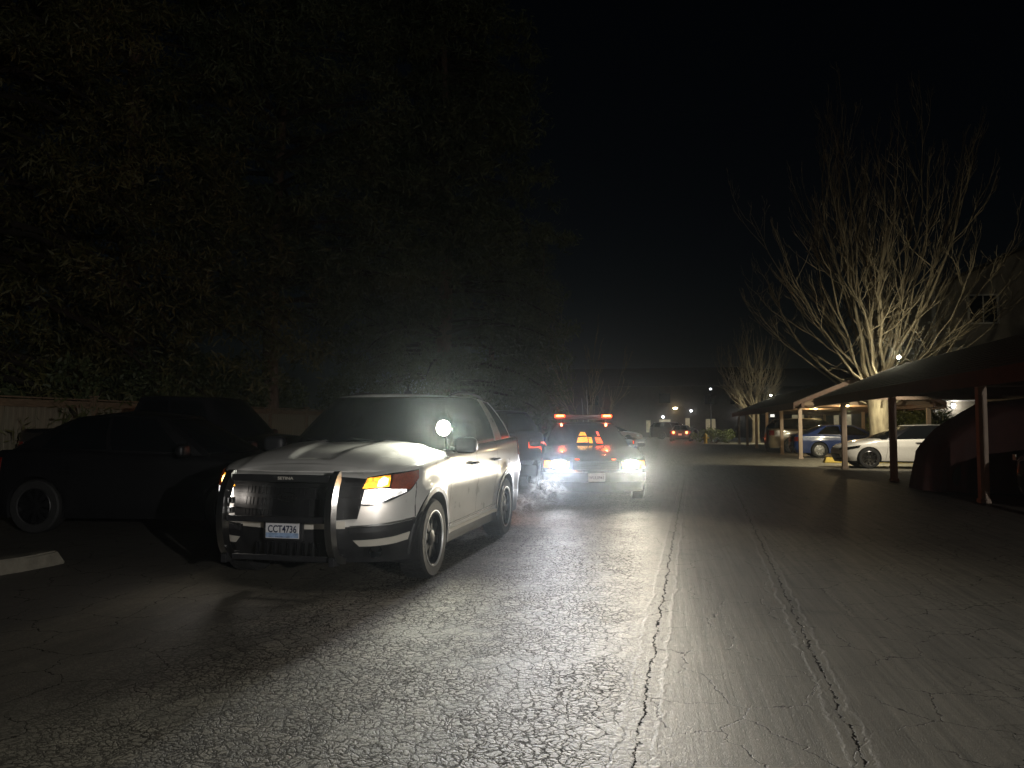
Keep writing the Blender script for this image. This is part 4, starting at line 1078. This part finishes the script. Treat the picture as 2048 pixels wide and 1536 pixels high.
# ------------------------------------------------------------------ carports on the right
M_POST = mat('tan_post_paint', (.34, .25, .19), .7, col2=(.46, .36, .28), scale=3, stretch=(5, 5, .6), bump=.25, bscale=20)
M_RBEAM = mat('red_brown_fascia', (.07, .035, .024), .7, var=.25, scale=4, bump=.2)
M_SHING = mat('dark_roofing', (.05, .045, .04), .9, var=.35, scale=8, bump=.5, bscale=30)
M_WOODU = mat('roof_underside', (.17, .12, .085), .8, var=.25, scale=3, stretch=(1, 8, 1))
def carport(label, y0, y1, posts, back_posts, ex=5.35, rx=8.23, bx=11.1, ze=2.33, zr=3.52):
    T = thing('carport', label, 'carport', ((ex + bx) / 2, (y0 + y1) / 2, 0), 0, 'carports beside the drive')
    ox, oy = -(ex + bx) / 2, -(y0 + y1) / 2; L = y1 - y0; ym = (y0 + y1) / 2
    def at(x, y, z): return (x + ox, y + oy, z)
    for (xa, za, xb, zb) in ((ex, ze, rx, zr), (rx, zr, bx, ze)):
        th = .06
        V = [at(xa, y0, za), at(xb, y0, zb), at(xb, y1, zb), at(xa, y1, za)]; V += [(v[0], v[1], v[2] - th) for v in V]
        pl = obj('roof_slope', V, [(0, 1, 2, 3), (7, 6, 5, 4), (0, 4, 5, 1), (1, 5, 6, 2), (2, 6, 7, 3), (3, 7, 4, 0)], M_SHING, T, False)
        # shingle courses standing proud
        n = 15
        for k in range(n):
            f0, f1 = k / n, (k + 1.06) / n
            if xa > xb - 0 and False: pass
            P0 = np.array(at(xa + (xb - xa) * f0, 0, za + (zb - za) * f0)); P1 = np.array(at(xa + (xb - xa) * min(1, f1), 0, za + (zb - za) * min(1, f1)))
            lo, hi = (.022, .006) if za < zb else (.006, .022)
            B = MB(); V = []
            for yy in (y0 + oy - .02, y1 + oy + .02):
                V += [(P0[0], yy, P0[2] + lo), (P1[0], yy, P1[2] + hi), (P1[0], yy, P1[2] + .001), (P0[0], yy, P0[2] + .001)]
            B.add(V, [(0, 3, 2, 1), (4, 5, 6, 7), (0, 1, 5, 4), (0, 4, 7, 3), (1, 2, 6, 5)]); B.build('shingle_course', M_SHING, pl)
    for x in (ex, bx):
        B = MB(); B.box(at(x + (.0 if x == ex else 0), ym, ze - .12), (.04, L + .02, .28), bev=.004); B.build('fascia', M_RBEAM, T)
    for x in (ex + .38, bx - .38):
        B = MB(); B.box(at(x, ym, 2.24 - .0), (.12, L - .3, .22), bev=.005); B.build('beam', M_RBEAM, T)
    for y in (y0, y1):
        for (xa, za, xb, zb) in ((ex, ze, rx, zr), (rx, zr, bx, ze)):
            V = []
            for dy in (-.03, .012):
                V += [at(xa, y + dy * (1 if y == y1 else -1), za + .03), at(xb, y + dy * (1 if y == y1 else -1), zb + .03), at(xb, y + dy * (1 if y == y1 else -1), zb - .15), at(xa, y + dy * (1 if y == y1 else -1), za - .15)]
            obj('barge_board', V, [(0, 1, 2, 3), (7, 6, 5, 4), (0, 4, 5, 1), (3, 2, 6, 7), (0, 3, 7, 4), (1, 5, 6, 2)], M_RBEAM, T, False)
    k = y0 + .5
    while k < y1:
        for (xa, za, xb, zb) in ((ex, ze, rx, zr), (rx, zr, bx, ze)):
            V = []
            for dy in (-.02, .02):
                V += [at(xa + .06, k + dy, za - .065), at(xb, k + dy, zb - .065), at(xb, k + dy, zb - .22), at(xa + .06, k + dy, za - .22)]
            obj('rafter', V, [(0, 1, 2, 3), (7, 6, 5, 4), (3, 2, 6, 7), (0, 3, 7, 4), (1, 5, 6, 2)], M_WOODU, T, False)
        B = MB(); B.box(at((ex + bx) / 2, k, 2.31), (bx - ex - .5, .05, .14)); B.build('tie_beam', M_WOODU, T)
        k += 3.0
    pm = None
    for (x, ys) in ((ex + .38, posts), (bx - .38, back_posts)):
        for y in ys:
            if pm is None:
                B = MB(); B.box((0, 0, 1.065), (.15, .15, 2.13), bev=.008); B.box((0, 0, .04), (.19, .19, .08), bev=.01)
                o = B.build('post', M_POST, T); pm = o.data
            else:
                o = bpy.data.objects.new('post', pm); COL.objects.link(o); o.parent = T
            o.location = at(x, y, 0)
    return T
NP = [9.6, 15.4, 20.9, 26.2]; FP = [34.1, 39.2, 44.5, 49.3, 54.5, 60.0]
carport('long low carport with gabled roof along the right edge', 8.5, 28.95, NP, NP)
carport('farther carport lit by ceiling lamps beyond the bare tree', 33.2, 61.2, FP, FP)

def flood(label, loc, target, power, ang, group='floodlights on the carport gables', col=(1, .9, .62), vis=True):
    T = thing('flood_lamp', label, 'lamp', loc, 0, group)
    B = MB(); B.box((0, .0, -.02), (.10, .10, .12), bev=.01); B.build('housing', M_PLAST, T)
    B = MB(); B.lathe([(0, -.055), (.05, -.04), (.07, .0), (.05, .04), (0, .055)], (0, 0, .10), 'z', 16); B.build('bulb', emis('flood_glow', (1, .93, .72), 60), T, True)
    B = MB(); B.tube([(.0, -.05, -.05), (.0, -.12, -.12)], .015, 6); B.build('bracket', M_PLAST, T)
    point('flood_light', (0, .10, .16), power, col, .05, T)
    spot('flood_beam', (0, .12, .05), (-2.6, 2.6, -3.6), power * 6, 120, .5, col, .05, T)
    return T
flood('bare floodlight glaring at the ridge of the near carport', (8.23, 29.08, 3.70), None, P_FLOOD, 0)
flood('floodlight under the smaller bare tree at the far carport gable', (8.23, 61.35, 3.60), None, P_FLOOD * .7, 0)
def ceiling_lamp(label, loc, power, col=(1, .72, .36)):
    T = thing('ceiling_lamp', label, 'lamp', loc, 0, 'carport ceiling lamps')
    B = MB(); B.lathe([(.09, .0), (.09, -.03), (.06, -.05)], (0, 0, 0), 'z', 16); B.build('base', M_PLAST, T, True)
    B = MB(); B.lathe([(.06, -.05), (.085, -.09), (.075, -.15), (.03, -.18), (0, -.185)], (0, 0, 0), 'z', 16); B.build('globe', M_WARM, T, True)
    point('globe_light', (0, 0, -.28), power, col, .06, T)
ceiling_lamp('globe lamp under the far carport, nearer to the bare tree trunk', (8.1, 36.3, 2.42), 90)
ceiling_lamp('globe lamp under the far carport, farther left of the pair', (7.9, 42.4, 2.42), 90)
T = thing('ceiling_lamp', 'shaded lamp high under the near carport roof above the white sedan', 'lamp', (7.3, 25.0, 3.0), 0, 'carport ceiling lamps')
B = MB(); B.lathe([(.03, .06), (.05, .0), (.13, -.10), (.125, -.10), (.04, .0)], (0, 0, 0), 'z', 18); B.build('shade', M_PLAST, T, True)
B = MB(); B.lathe([(.03, .0), (.05, -.05), (.03, -.09), (0, -.095)], (0, 0, 0), 'z', 14); B.build('bulb', M_WARM, T, True)
spot('shade_light', (0, 0, -.13), (-.3, 2.6, -2.3), 420, 88, .6, (1, .9, .70), .05, T)

# ------------------------------------------------------------------ cars under the carports
def parked_right():
    c = basic_car('white_sedan', 'white sedan parked nose out under the near carport', 'car', (6.63, 27.75, 0), facing(-1, 0), sedan(q=.85, W=.92, rw=.335, rimf=.70, foh=.98), M_PWHITE, rim=M_ALLOY, style='alloy', nsp=10, shell=M_BLACKP, zs=lambda u: .25, clad=M_PLAST)
    S, uy, ux = c.S, c.uy, c.ux
    c.patch('grille', M_GRILLE, S, [(uy(-.62), .28), (0, .26), (uy(.62), .28)], [(uy(-.5), .46), (0, .48), (uy(.5), .46)], .008, .03, 16, 4)
    for sd in (1, -1):
        h = c.patch('headlight', M_GLASS, S, [(sd * uy(.50), .60), (sd * uy(.82), .60), (sd * ux(.30), .68)], [(sd * uy(.52), .655), (sd * uy(.82), .69), (sd * ux(.26), .76)], .008, .02, 14, 4)
        c.patch('lamp_strip', M_CLEAR, S, [(sd * uy(.56), .615), (sd * uy(.8), .62)], [(sd * uy(.56), .635), (sd * uy(.8), .65)], .014, .01, 8, 1, parent=h)
    c.seam([(-.58, .93), (-.56, .6), (-.5, .3)]); c.seam([(-1.62, .96), (-1.62, .3)]); c.handles(M_CHROME, (-1.5, -2.5), .84)
    tail_lights(c, M_REDL, .72, .88, .45)
    c = basic_car('blue_sedan', 'dark blue sedan parked under the far carport behind the white sedan', 'car', (9.6, 36.4, 0), facing(1, 0), sedan(q=.6, rimf=.7), M_BLUEP, rim=M_ALLOY, shell=M_BLUEP)
    tail_lights(c, M_REDL, .7, .9, .45); plate(c, c.xr - .004, .62, None, M_STRIPE, None, False)
    c = basic_car('tan_suv', 'tan suv parked under the far carport beyond the blue sedan', 'suv', (9.4, 42.6, 0), facing(1, 0), suv(q=.5), M_TANP, shell=M_BLACKP)
    tail_lights(c, M_REDL, .88, 1.15, .6)
    c = basic_car('red_sedan', 'dark maroon sedan parked under the far carport, nose out', 'car', (7.4, 47.2, 0), facing(-1, 0), sedan(q=.5), M_REDP, shell=M_REDP, rim=M_ALLOY)
    front_lights(c, M_CLEAR, .58, .70, .5, .82)
    c = basic_car('black_sedan', 'black car with pale tag parked at the right edge of the picture', 'car', (6.7, 13.9, 0), facing(-1, .04), sedan(q=.6, W=.95, zt=[(1.0, .86), (.8, .88), (.4, .98), (-.3, 1.08), (-1., 1.1), (-4.2, 1.12)], fz=([.2, .4, .6, .84, .9], [-.1, -.01, .0, -.03, -.07])), M_BLACKP, shell=M_BLACKP)
    front_lights(c, M_GLASS, .66, .78, .5, .82)
    B = MB(); B.box((c.foh - .15, -.62, .86), (.012, .13, .10), bev=.003); B.build('paper_tag', M_STRIPE, c.t)
parked_right()

def cover(name, label, loc, rz, L, W, H, m, seed, prof):
    """fabric draped over a vehicle: rounded hull with folds running to the ground"""
    rng = np.random.RandomState(seed); ph = rng.uniform(0, 6, 12)
    nu, nv = 120, 26; V = []
    for j in range(nv + 1):
        v = j / nv
        for i in range(nu):
            w = 2 * math.pi * i / nu; ex = .55
            cx = math.copysign(abs(math.cos(w)) ** ex, math.cos(w)); cy = math.copysign(abs(math.sin(w)) ** ex, math.sin(w))
            if v < .6:
                q = v / .6; r = 1.03 - .06 * q ** 1.5; zz = q
            else:
                q = (v - .6) / .4; r = .97 * (1 - q) ** .55 if q < 1 else 0; r = .97 * math.cos(q * math.pi / 2) ** .8; zz = 1 + .18 * math.sin(q * math.pi / 2)
            fold = (1 - min(1, v / .62)) ** .9 * (.035 * math.sin(w * 13 + ph[0] + 1.2 * math.sin(w * 3)) + .022 * math.sin(w * 29 + ph[1] + 3 * v))
            wr = .012 * math.sin(w * 7 + v * 11 + ph[2]) * (1 - abs(2 * v - 1))
            x = cx * (L / 2) * (r + fold * .35) ; y = cy * (W / 2) * (r + fold) 
            hz = np.interp(x / (L / 2), *prof); z = .04 + (H * hz - .04) * zz / 1.18 + wr
            V.append((x + wr, y + wr, max(.02, z + .006 * rng.normal() * (v > .3))))
    F = [(j * nu + i, j * nu + (i + 1) % nu, (j + 1) * nu + (i + 1) % nu, (j + 1) * nu + i) for j in range(nv) for i in range(nu)]
    T = thing(name, label, 'covered car', loc, rz)
    obj('fabric_cover', V, F, m, T, True, 80)
    B = MB()
    for (x, y) in ((.32, .40), (.32, -.40), (-.32, .40), (-.32, -.40)):
        B.lathe([(.0, -.1), (.2, -.1), (.33, -.08), (.34, 0), (.33, .08), (.2, .1), (0, .1)], (x * L, y * W, .34), 'y', 20)
    B.build('tyres', M_RUBBER, T, True)
    # hem cord
    B = MB(); B.tube([(math.copysign(abs(math.cos(w)) ** .55, math.cos(w)) * L / 2 * 1.035, math.copysign(abs(math.sin(w)) ** .55, math.sin(w)) * W / 2 * 1.035, .05) for w in np.linspace(0, 2 * math.pi, 61)], .012, 6, False); B.build('hem', m, T, True)
    return T
M_MAROON = mat('maroon_canvas', (.045, .015, .012), .85, var=.25, scale=4, bump=.3, bscale=60)
M_BEIGE = mat('beige_canvas', (.26, .21, .14), .85, var=.2, scale=3, bump=.3, bscale=60)
cover('covered_car', 'vehicle under a dark maroon fabric cover beneath the near carport', (7.35, 18.0, 0), R(2), 3.9, 1.85, 1.98, M_MAROON, 3, ([-1, -.7, -.3, .4, .8, 1], [.42, .72, .96, 1., .9, .7]))
cover('covered_car', 'tall vehicle under a folded beige tarp behind the tan carport post', (9.6, 20.6, 0), R(0), 3.9, 1.9, 2.15, M_BEIGE, 5, ([-1, -.6, .3, 1], [.72, .97, 1., .85]))

# ------------------------------------------------------------------ buildings
M_SIDING = mat('cream_siding', (.23, .205, .165), .75, var=.1, scale=3)
M_TRIM = mat('white_trim', (.6, .58, .53), .6, var=.06, scale=5)
M_DWALL = mat('dim_wall', (.07, .06, .05), .8, var=.15, scale=2)
def apartment():
    T = thing('apartment_building', 'three storey gabled apartment block dim behind the near carport', 'building', (20, 44, 0))
    x0, x1, y0, y1, ze, zr = -6.8, 9., -3.2, 9., 8.1, 11.6; xm = (x0 + x1) / 2
    V = [(x0, y0, 0), (x1, y0, 0), (x1, y0, ze), (xm, y0, zr), (x0, y0, ze), (x0, y1, 0), (x1, y1, 0), (x1, y1, ze), (xm, y1, zr), (x0, y1, ze)]
    obj('wall', V, [(0, 1, 2, 3, 4), (9, 8, 7, 6, 5), (0, 4, 9, 5), (1, 6, 7, 2)], M_SIDING, T, False)
    # lap siding boards on the two visible faces, lower storeys
    for k in range(44):
        z = .15 + k * .18
        B = MB(); B.box(((x0 + x1) / 2, y0 - .008 - .004, z + .08), (x1 - x0, .016, .155)); B.build('siding_board', M_SIDING, T)
        B = MB(); B.box((x0 - .012, (y0 + y1) / 2, z + .08), (.016, y1 - y0, .155)); B.build('siding_board', M_SIDING, T)
    for (xa, za, xb, zb) in ((x0 - .6, ze - .28, xm, zr + .05), (xm, zr + .05, x1 + .6, ze - .28)):
        V = [(xa, y0 - .6, za), (xb, y0 - .6, zb), (xb, y1 + .5, zb), (xa, y1 + .5, za)]; V += [(a, b, c + .16) for a, b, c in V]
        obj('roof', V, [(3, 2, 1, 0), (4, 5, 6, 7), (0, 1, 5, 4), (1, 2, 6, 5), (2, 3, 7, 6), (3, 0, 4, 7)], M_SHING, T, False)
    for z in (1.0, 3.7, 6.4):
        for x in (-4.6, -1.6, 1.6, 4.8):
            if z < 2 and x < -3: continue
            f = MB(); w, h = 1.2, 1.3
            for (cx, cz, ww, hh) in ((x, z - .04, w + .2, .08), (x, z + h + .04, w + .2, .08), (x - w / 2 - .05, z + h / 2, .1, h), (x + w / 2 + .05, z + h / 2, .1, h), (x, z + h / 2, .04, h)): f.box((cx, y0 - .03, cz), (ww, .06, hh))
            fr = f.build('window', M_TRIM, T)
            B = MB(); B.box((x, y0 - .022, z + h / 2), (w, .012, h)); B.build('pane', M_GLASS, fr)
    # corner post, entry porch roof and balcony edge catching the light
    B = MB(); B.box((x0 - .02, y0 - .02, 4), (.14, .14, 8)); B.build('corner_board', M_TRIM, T)
    B = MB(); B.box((x0 + .9, y0 - 1.0, 4.95), (1.6, 1.8, .16)); B.build('balcony_slab', M_TRIM, T)
    B = MB(); B.box((x0 + 1.3, y0 - .9, 2.65), (2.2, 1.7, .14)); B.build('porch_roof', M_TRIM, T)
    B = MB(); B.box((x0 + 1.6, y0 - .03, 1.05), (.95, .07, 2.1)); B.build('entry_door', mat('dark_green_door', (.05, .06, .04), .6, var=.1), T)
apartment()
def wall_lamp(label, loc, power, glow=M_WARM, col=(1, .85, .55), group='small lamps in the distance', r=.09):
    T = thing('wall_lamp', label, 'lamp', loc, 0, group)
    B = MB(); B.box((0, .07, .02), (.10, .06, .22), bev=.01); B.build('back_plate', M_PLAST, T)
    B = MB(); B.lathe([(0, -.12), (r * .7, -.10), (r, .0), (r * .8, .1), (0, .12)], (0, 0, 0), 'z', 14); B.build('globe', glow, T, True)
    if power: point('lamp_light', (0, -.22, -.02), power, col, .07, T)
    return T
wall_lamp('wall lamp on the corner of the apartment block', (13.9, 40.66, 2.35), 22, M_COOL, (1, .95, .85))
for i, (x, y, h, w) in enumerate(((12.1, 37.6, 2.6, 1.8), (10.9, 38.6, 2.0, 1.7), (12.6, 35.4, 1.2, 1.6))):
    shrub('garden_shrub', ('tall yellow-green shrub lit beside the apartment corner', 'round green shrub right of the bare tree trunk', 'low shrub behind the roof of the white sedan')[i], (x, y, 0), w, w, h, M_LEAFL, 60 + i, 4500, .12, 'lit garden shrubs')
shrub('clipped_hedge', 'low clipped hedge left of the far carport end', (4.0, 63.5, 0), 3.2, 1.0, 1.1, M_LEAFL, 70, 4500, .1, None, 14)

def far_block(label, loc, w, d, h, wins, rz=0.):
    T = thing('far_building', label, 'building', loc, rz, 'dark buildings at the end of the drive')
    B = MB(); B.box((0, d / 2, h / 2), (w, d, h)); B.build('wall', M_DWALL, T)
    V = [(-w / 2 - .5, -.6, h), (w / 2 + .5, -.6, h), (w / 2 + .5, d + .5, h), (-w / 2 - .5, d + .5, h), (-w / 2 + 2, d / 2, h + 2.6), (w / 2 - 2, d / 2, h + 2.6)]
    obj('roof', V, [(0, 1, 5, 4), (2, 3, 4, 5), (1, 2, 5), (3, 0, 4), (3, 2, 1, 0)], M_SHING, T, False)
    for (x, z, ww, hh, m) in wins:
        f = MB()
        for (cx, cz, a, b) in ((x, z - hh / 2, ww + .2, .1), (x, z + hh / 2, ww + .2, .1), (x - ww / 2, z, .1, hh), (x + ww / 2, z, .1, hh)): f.box((cx, -.04, cz), (a, .09, b))
        fr = f.build('window', M_DWALL, T)
        B = MB(); B.box((x, -.03, z), (ww, .02, hh)); B.build('pane', m, fr)
W_, D_, N_ = M_WIN, M_WINW, M_GLASS
far_block('long dark building with lit windows at the end of the drive', (-3.0, 92, 0), 30, 12, 6.0,
    [(-11, 1.6, 1.6, 1.3, N_), (-8, 1.6, 1.6, 1.3, N_), (-5, 4.4, 1.4, 1.2, N_), (1.5, 1.3, .6, 1.5, W_), (3.4, 1.3, 1.4, 1.7, W_), (6.0, 1.4, .6, 1.8, W_), (8.6, 1.5, 1.2, 1.4, W_), (8.6, 4.4, 1.4, 1.2, N_), (3.4, 4.6, 1.4, 1.2, N_), (11.5, 4.4, 1.4, 1.2, N_)])
far_block('dark building with bright doorway windows left of the far hedge', (19.0, 99, 0), 17, 12, 6.2,
    [(-6.6, 3.2, .5, 2.2, D_), (-5.6, 3.4, .6, 2.0, D_), (-2.6, 2.0, 1.5, 1.5, W_), (-1.6, 4.1, .9, .9, M_BLUEL), (1.8, 2.2, .7, 1.8, W_), (3.2, 2.2, .7, 1.8, W_), (6, 4.4, 1.4, 1.2, N_)])
FL = [((1.6, 91.6, 3.4), 'yellow porch lamp at the far building, brightest right of the patrol sedan', M_WARM, .26), ((3.4, 91.6, 3.1), 'small white lamp beside the yellow porch lamp', M_COOL, .13), ((.2, 91.6, 2.4), 'lower white lamp left of the yellow porch lamp', M_COOL, .14),
      ((.6, 91.6, 1.2), 'lowest small lamp under the yellow porch lamp', M_COOL, .10), ((8.6, 91.6, 2.6), 'tiny white lamp above the lit doorways', M_COOL, .11), ((22.2, 98.6, 3.2), 'tiny white lamp left of the far carport roof', M_COOL, .14)]
for p, lb, m, r in FL: wall_lamp(lb, p, 14 if m is M_WARM else 5, m, (1, .8, .4) if m is M_WARM else (1, 1, 1), r=r)
T = thing('street_lamp', 'slim distant lamp post with a small white light above the dark cars', 'street lamp', (5.4, 88, 0))
B = MB(); B.tube([(0, 0, 0), (0, 0, 5.4)], [.08, .05], 8); B.build('pole', M_RIM, T, True)
B = MB(); B.lathe([(0, -.1), (.1, -.06), (.13, .03), (0, .1)], (0, 0, 5.45), 'z', 12); B.build('lantern', M_COOL, T, True)

# fire hydrant
def hydrant():
    T = thing('fire_hydrant', 'yellow fire hydrant standing left of the far carport', 'hydrant', (3.35, 61.5, 0))
    m = mat('hydrant_yellow', (.55, .36, .05), .5, var=.12, scale=10)
    B = MB(); B.lathe([(.17, 0), (.17, .05), (.12, .06), (.12, .55), (.15, .56), (.15, .60), (.12, .61)], (0, 0, 0), 'z', 20); B.build('barrel', m, T, True)
    B = MB(); B.lathe([(.14, .61), (.13, .68), (.08, .75), (.035, .77), (.035, .82), (0, .82)], (0, 0, 0), 'z', 20); B.build('bonnet_cap', m, T, True)
    for sd in (1, -1):
        B = MB(); B.lathe([(.05, .10), (.05, .19), (.065, .19), (.065, .23), (.02, .24), (.02, .27), (0, .27)], (0, 0, .45), 'x', 14, sd); B.build('side_outlet', m, T, True)
    B = MB(); B.lathe([(.06, .10), (.06, .17), (.085, .17), (.085, .22), (.025, .23), (.025, .26), (0, .26)], (0, 0, .42), 'y', 14, -1); B.build('front_outlet', m, T, True)
hydrant()
def far_cars():
    c = basic_car('departing_car', 'dark car with two glowing tail lamps far down the drive', 'car', (1.9, 72.5, 0), facing(.08, 1), sedan(q=.5), M_DARKP, shell=M_DARKP)
    tail_lights(c, M_REDL, .68, .92, .42, hot=emis('brake_glow', (1, .3, .1), 6))
    plate(c, c.xr - .006, .62, None, M_STRIPE, None, False)
    for sd in (1, -1): point('brake_lamp', (c.xr - .3, sd * .62, .8), 25, (1, .15, .05), .06, c.t)
    c = basic_car('silver_car', 'pale pinkish car parked far behind the patrol sedan', 'car', (-2.4, 60.5, 0), facing(1, -.15), sedan(q=.5), M_PINKP, shell=M_BLACKP)
    front_lights(c, M_CLEAR, .56, .68, .5, .82)
    c = basic_car('dark_wagon', 'dark suv parked in front of the long far building', 'suv', (2.8, 80.5, 0), facing(1, .1), suv(q=.45), M_DARKP, shell=M_DARKP)
    front_lights(c, M_CLEAR, .8, .92, .5, .82)
far_cars()

# ------------------------------------------------------------------ added lamp post, out of view behind the camera, to light the suv's front
def added_lamp():
    x, y, h = 6.2, -5.0, 2.5
    T = thing('added_lamp_post', 'short post-top lamp added unseen behind the viewer to light the suv', 'street lamp', (x, y, 0))
    B = MB(); B.lathe([(.12, 0), (.12, .06), (.05, .12), (.04, h - .25), (.06, h - .2)], (0, 0, 0), 'z', 14); B.build('pole', M_RIM, T, True)
    B = MB(); B.lathe([(.06, h - .2), (.12, h - .12), (.12, h - .02)], (0, 0, 0), 'z', 16); B.build('lantern_base', M_RIM, T, True)
    B = MB(); B.lathe([(.20, h + .16), (.16, h + .22), (.02, h + .27), (0, h + .28)], (0, 0, 0), 'z', 16); B.build('lantern_cap', M_RIM, T, True)
    B = MB(); B.lathe([(.06, h - .02), (.07, h + .06), (.04, h + .14), (0, h + .15)], (0, 0, 0), 'z', 16); B.build('lantern_bulb', M_COOL, T, True)
    L_ = spot('added_lantern_light', (-.22, .22, h + .05), (-4.6 - x, 7.6 - y, 1.3), P_ADDED, 104, .5, (1, .965, .91), .05, parent=T)
    beam_shape(L_, .02, .15, .42, .19, None, 2.6)  # pattern trimmed to hold the added light off trees and near ground
added_lamp()

# ------------------------------------------------------------------ exhaust steam between the two police cars
def steam():
    m = bpy.data.materials.new('steam_volume'); m.use_nodes = True
    n, l = nodes_of(m); n.clear()
    out = n.new('ShaderNodeOutputMaterial'); v = n.new('ShaderNodeVolumePrincipled'); l.new(v.outputs[0], out.inputs['Volume'])
    v.inputs['Color'].default_value = (.95, .95, .95, 1); v.inputs['Anisotropy'].default_value = .2
    tc = n.new('ShaderNodeTexCoord')
    t = n.new('ShaderNodeTexNoise'); t.inputs['Scale'].default_value = 3.4; t.inputs['Detail'].default_value = 8; t.inputs['Roughness'].default_value = .62; t.inputs['Distortion'].default_value = .9
    l.new(tc.outputs['Object'], t.inputs['Vector'])
    r = n.new('ShaderNodeMapRange'); r.inputs[1].default_value = .53; r.inputs[2].default_value = .64; r.inputs[3].default_value = 0; r.inputs[4].default_value = 6.0
    l.new(t.outputs[0], r.inputs[0])
    # fade towards the ball's rim
    ln = n.new('ShaderNodeVectorMath'); ln.operation = 'LENGTH'; l.new(tc.outputs['Object'], ln.inputs[0])
    f = n.new('ShaderNodeMapRange'); f.inputs[1].default_value = .35; f.inputs[2].default_value = .98; f.inputs[3].default_value = 1; f.inputs[4].default_value = 0; l.new(ln.outputs['Value'], f.inputs[0])
    mu = n.new('ShaderNodeMath'); mu.operation = 'MULTIPLY'; l.new(r.outputs[0], mu.inputs[0]); l.new(f.outputs[0], mu.inputs[1]); l.new(mu.outputs[0], v.inputs['Density'])
    for (loc, sc, lb) in (((-1.80, 12.3, .33), (.42, .42, .30), 'wisp of exhaust steam lit beside the patrol sedan headlight'), ((-2.02, 11.25, .24), (.36, .36, .23), 'low puff of exhaust steam behind the white police suv')):
        bm = bmesh.new(); bmesh.ops.create_icosphere(bm, subdivisions=3, radius=1.)
        o = from_bm('exhaust_steam', bm, m); o.location = loc; o.scale = sc; o['kind'] = 'stuff'; o['label'] = lb; o['category'] = 'steam'
steam()

# ------------------------------------------------------------------ thin haze added to give the lamps a bloom-like glow
def haze():
    m = bpy.data.materials.new('lamp_glow_haze'); m.use_nodes = True
    n, l = nodes_of(m); n.clear()
    out = n.new('ShaderNodeOutputMaterial'); v = n.new('ShaderNodeVolumePrincipled'); l.new(v.outputs[0], out.inputs['Volume'])
    v.inputs['Color'].default_value = (.82, .92, 1., 1); v.inputs['Density'].default_value = HAZE; v.inputs['Anisotropy'].default_value = .93
    B = MB(); B.box((0, 0, 14.5), (1300, 1300, 31)); o = B.build('haze', m); o['kind'] = 'stuff'
if HAZE: haze()
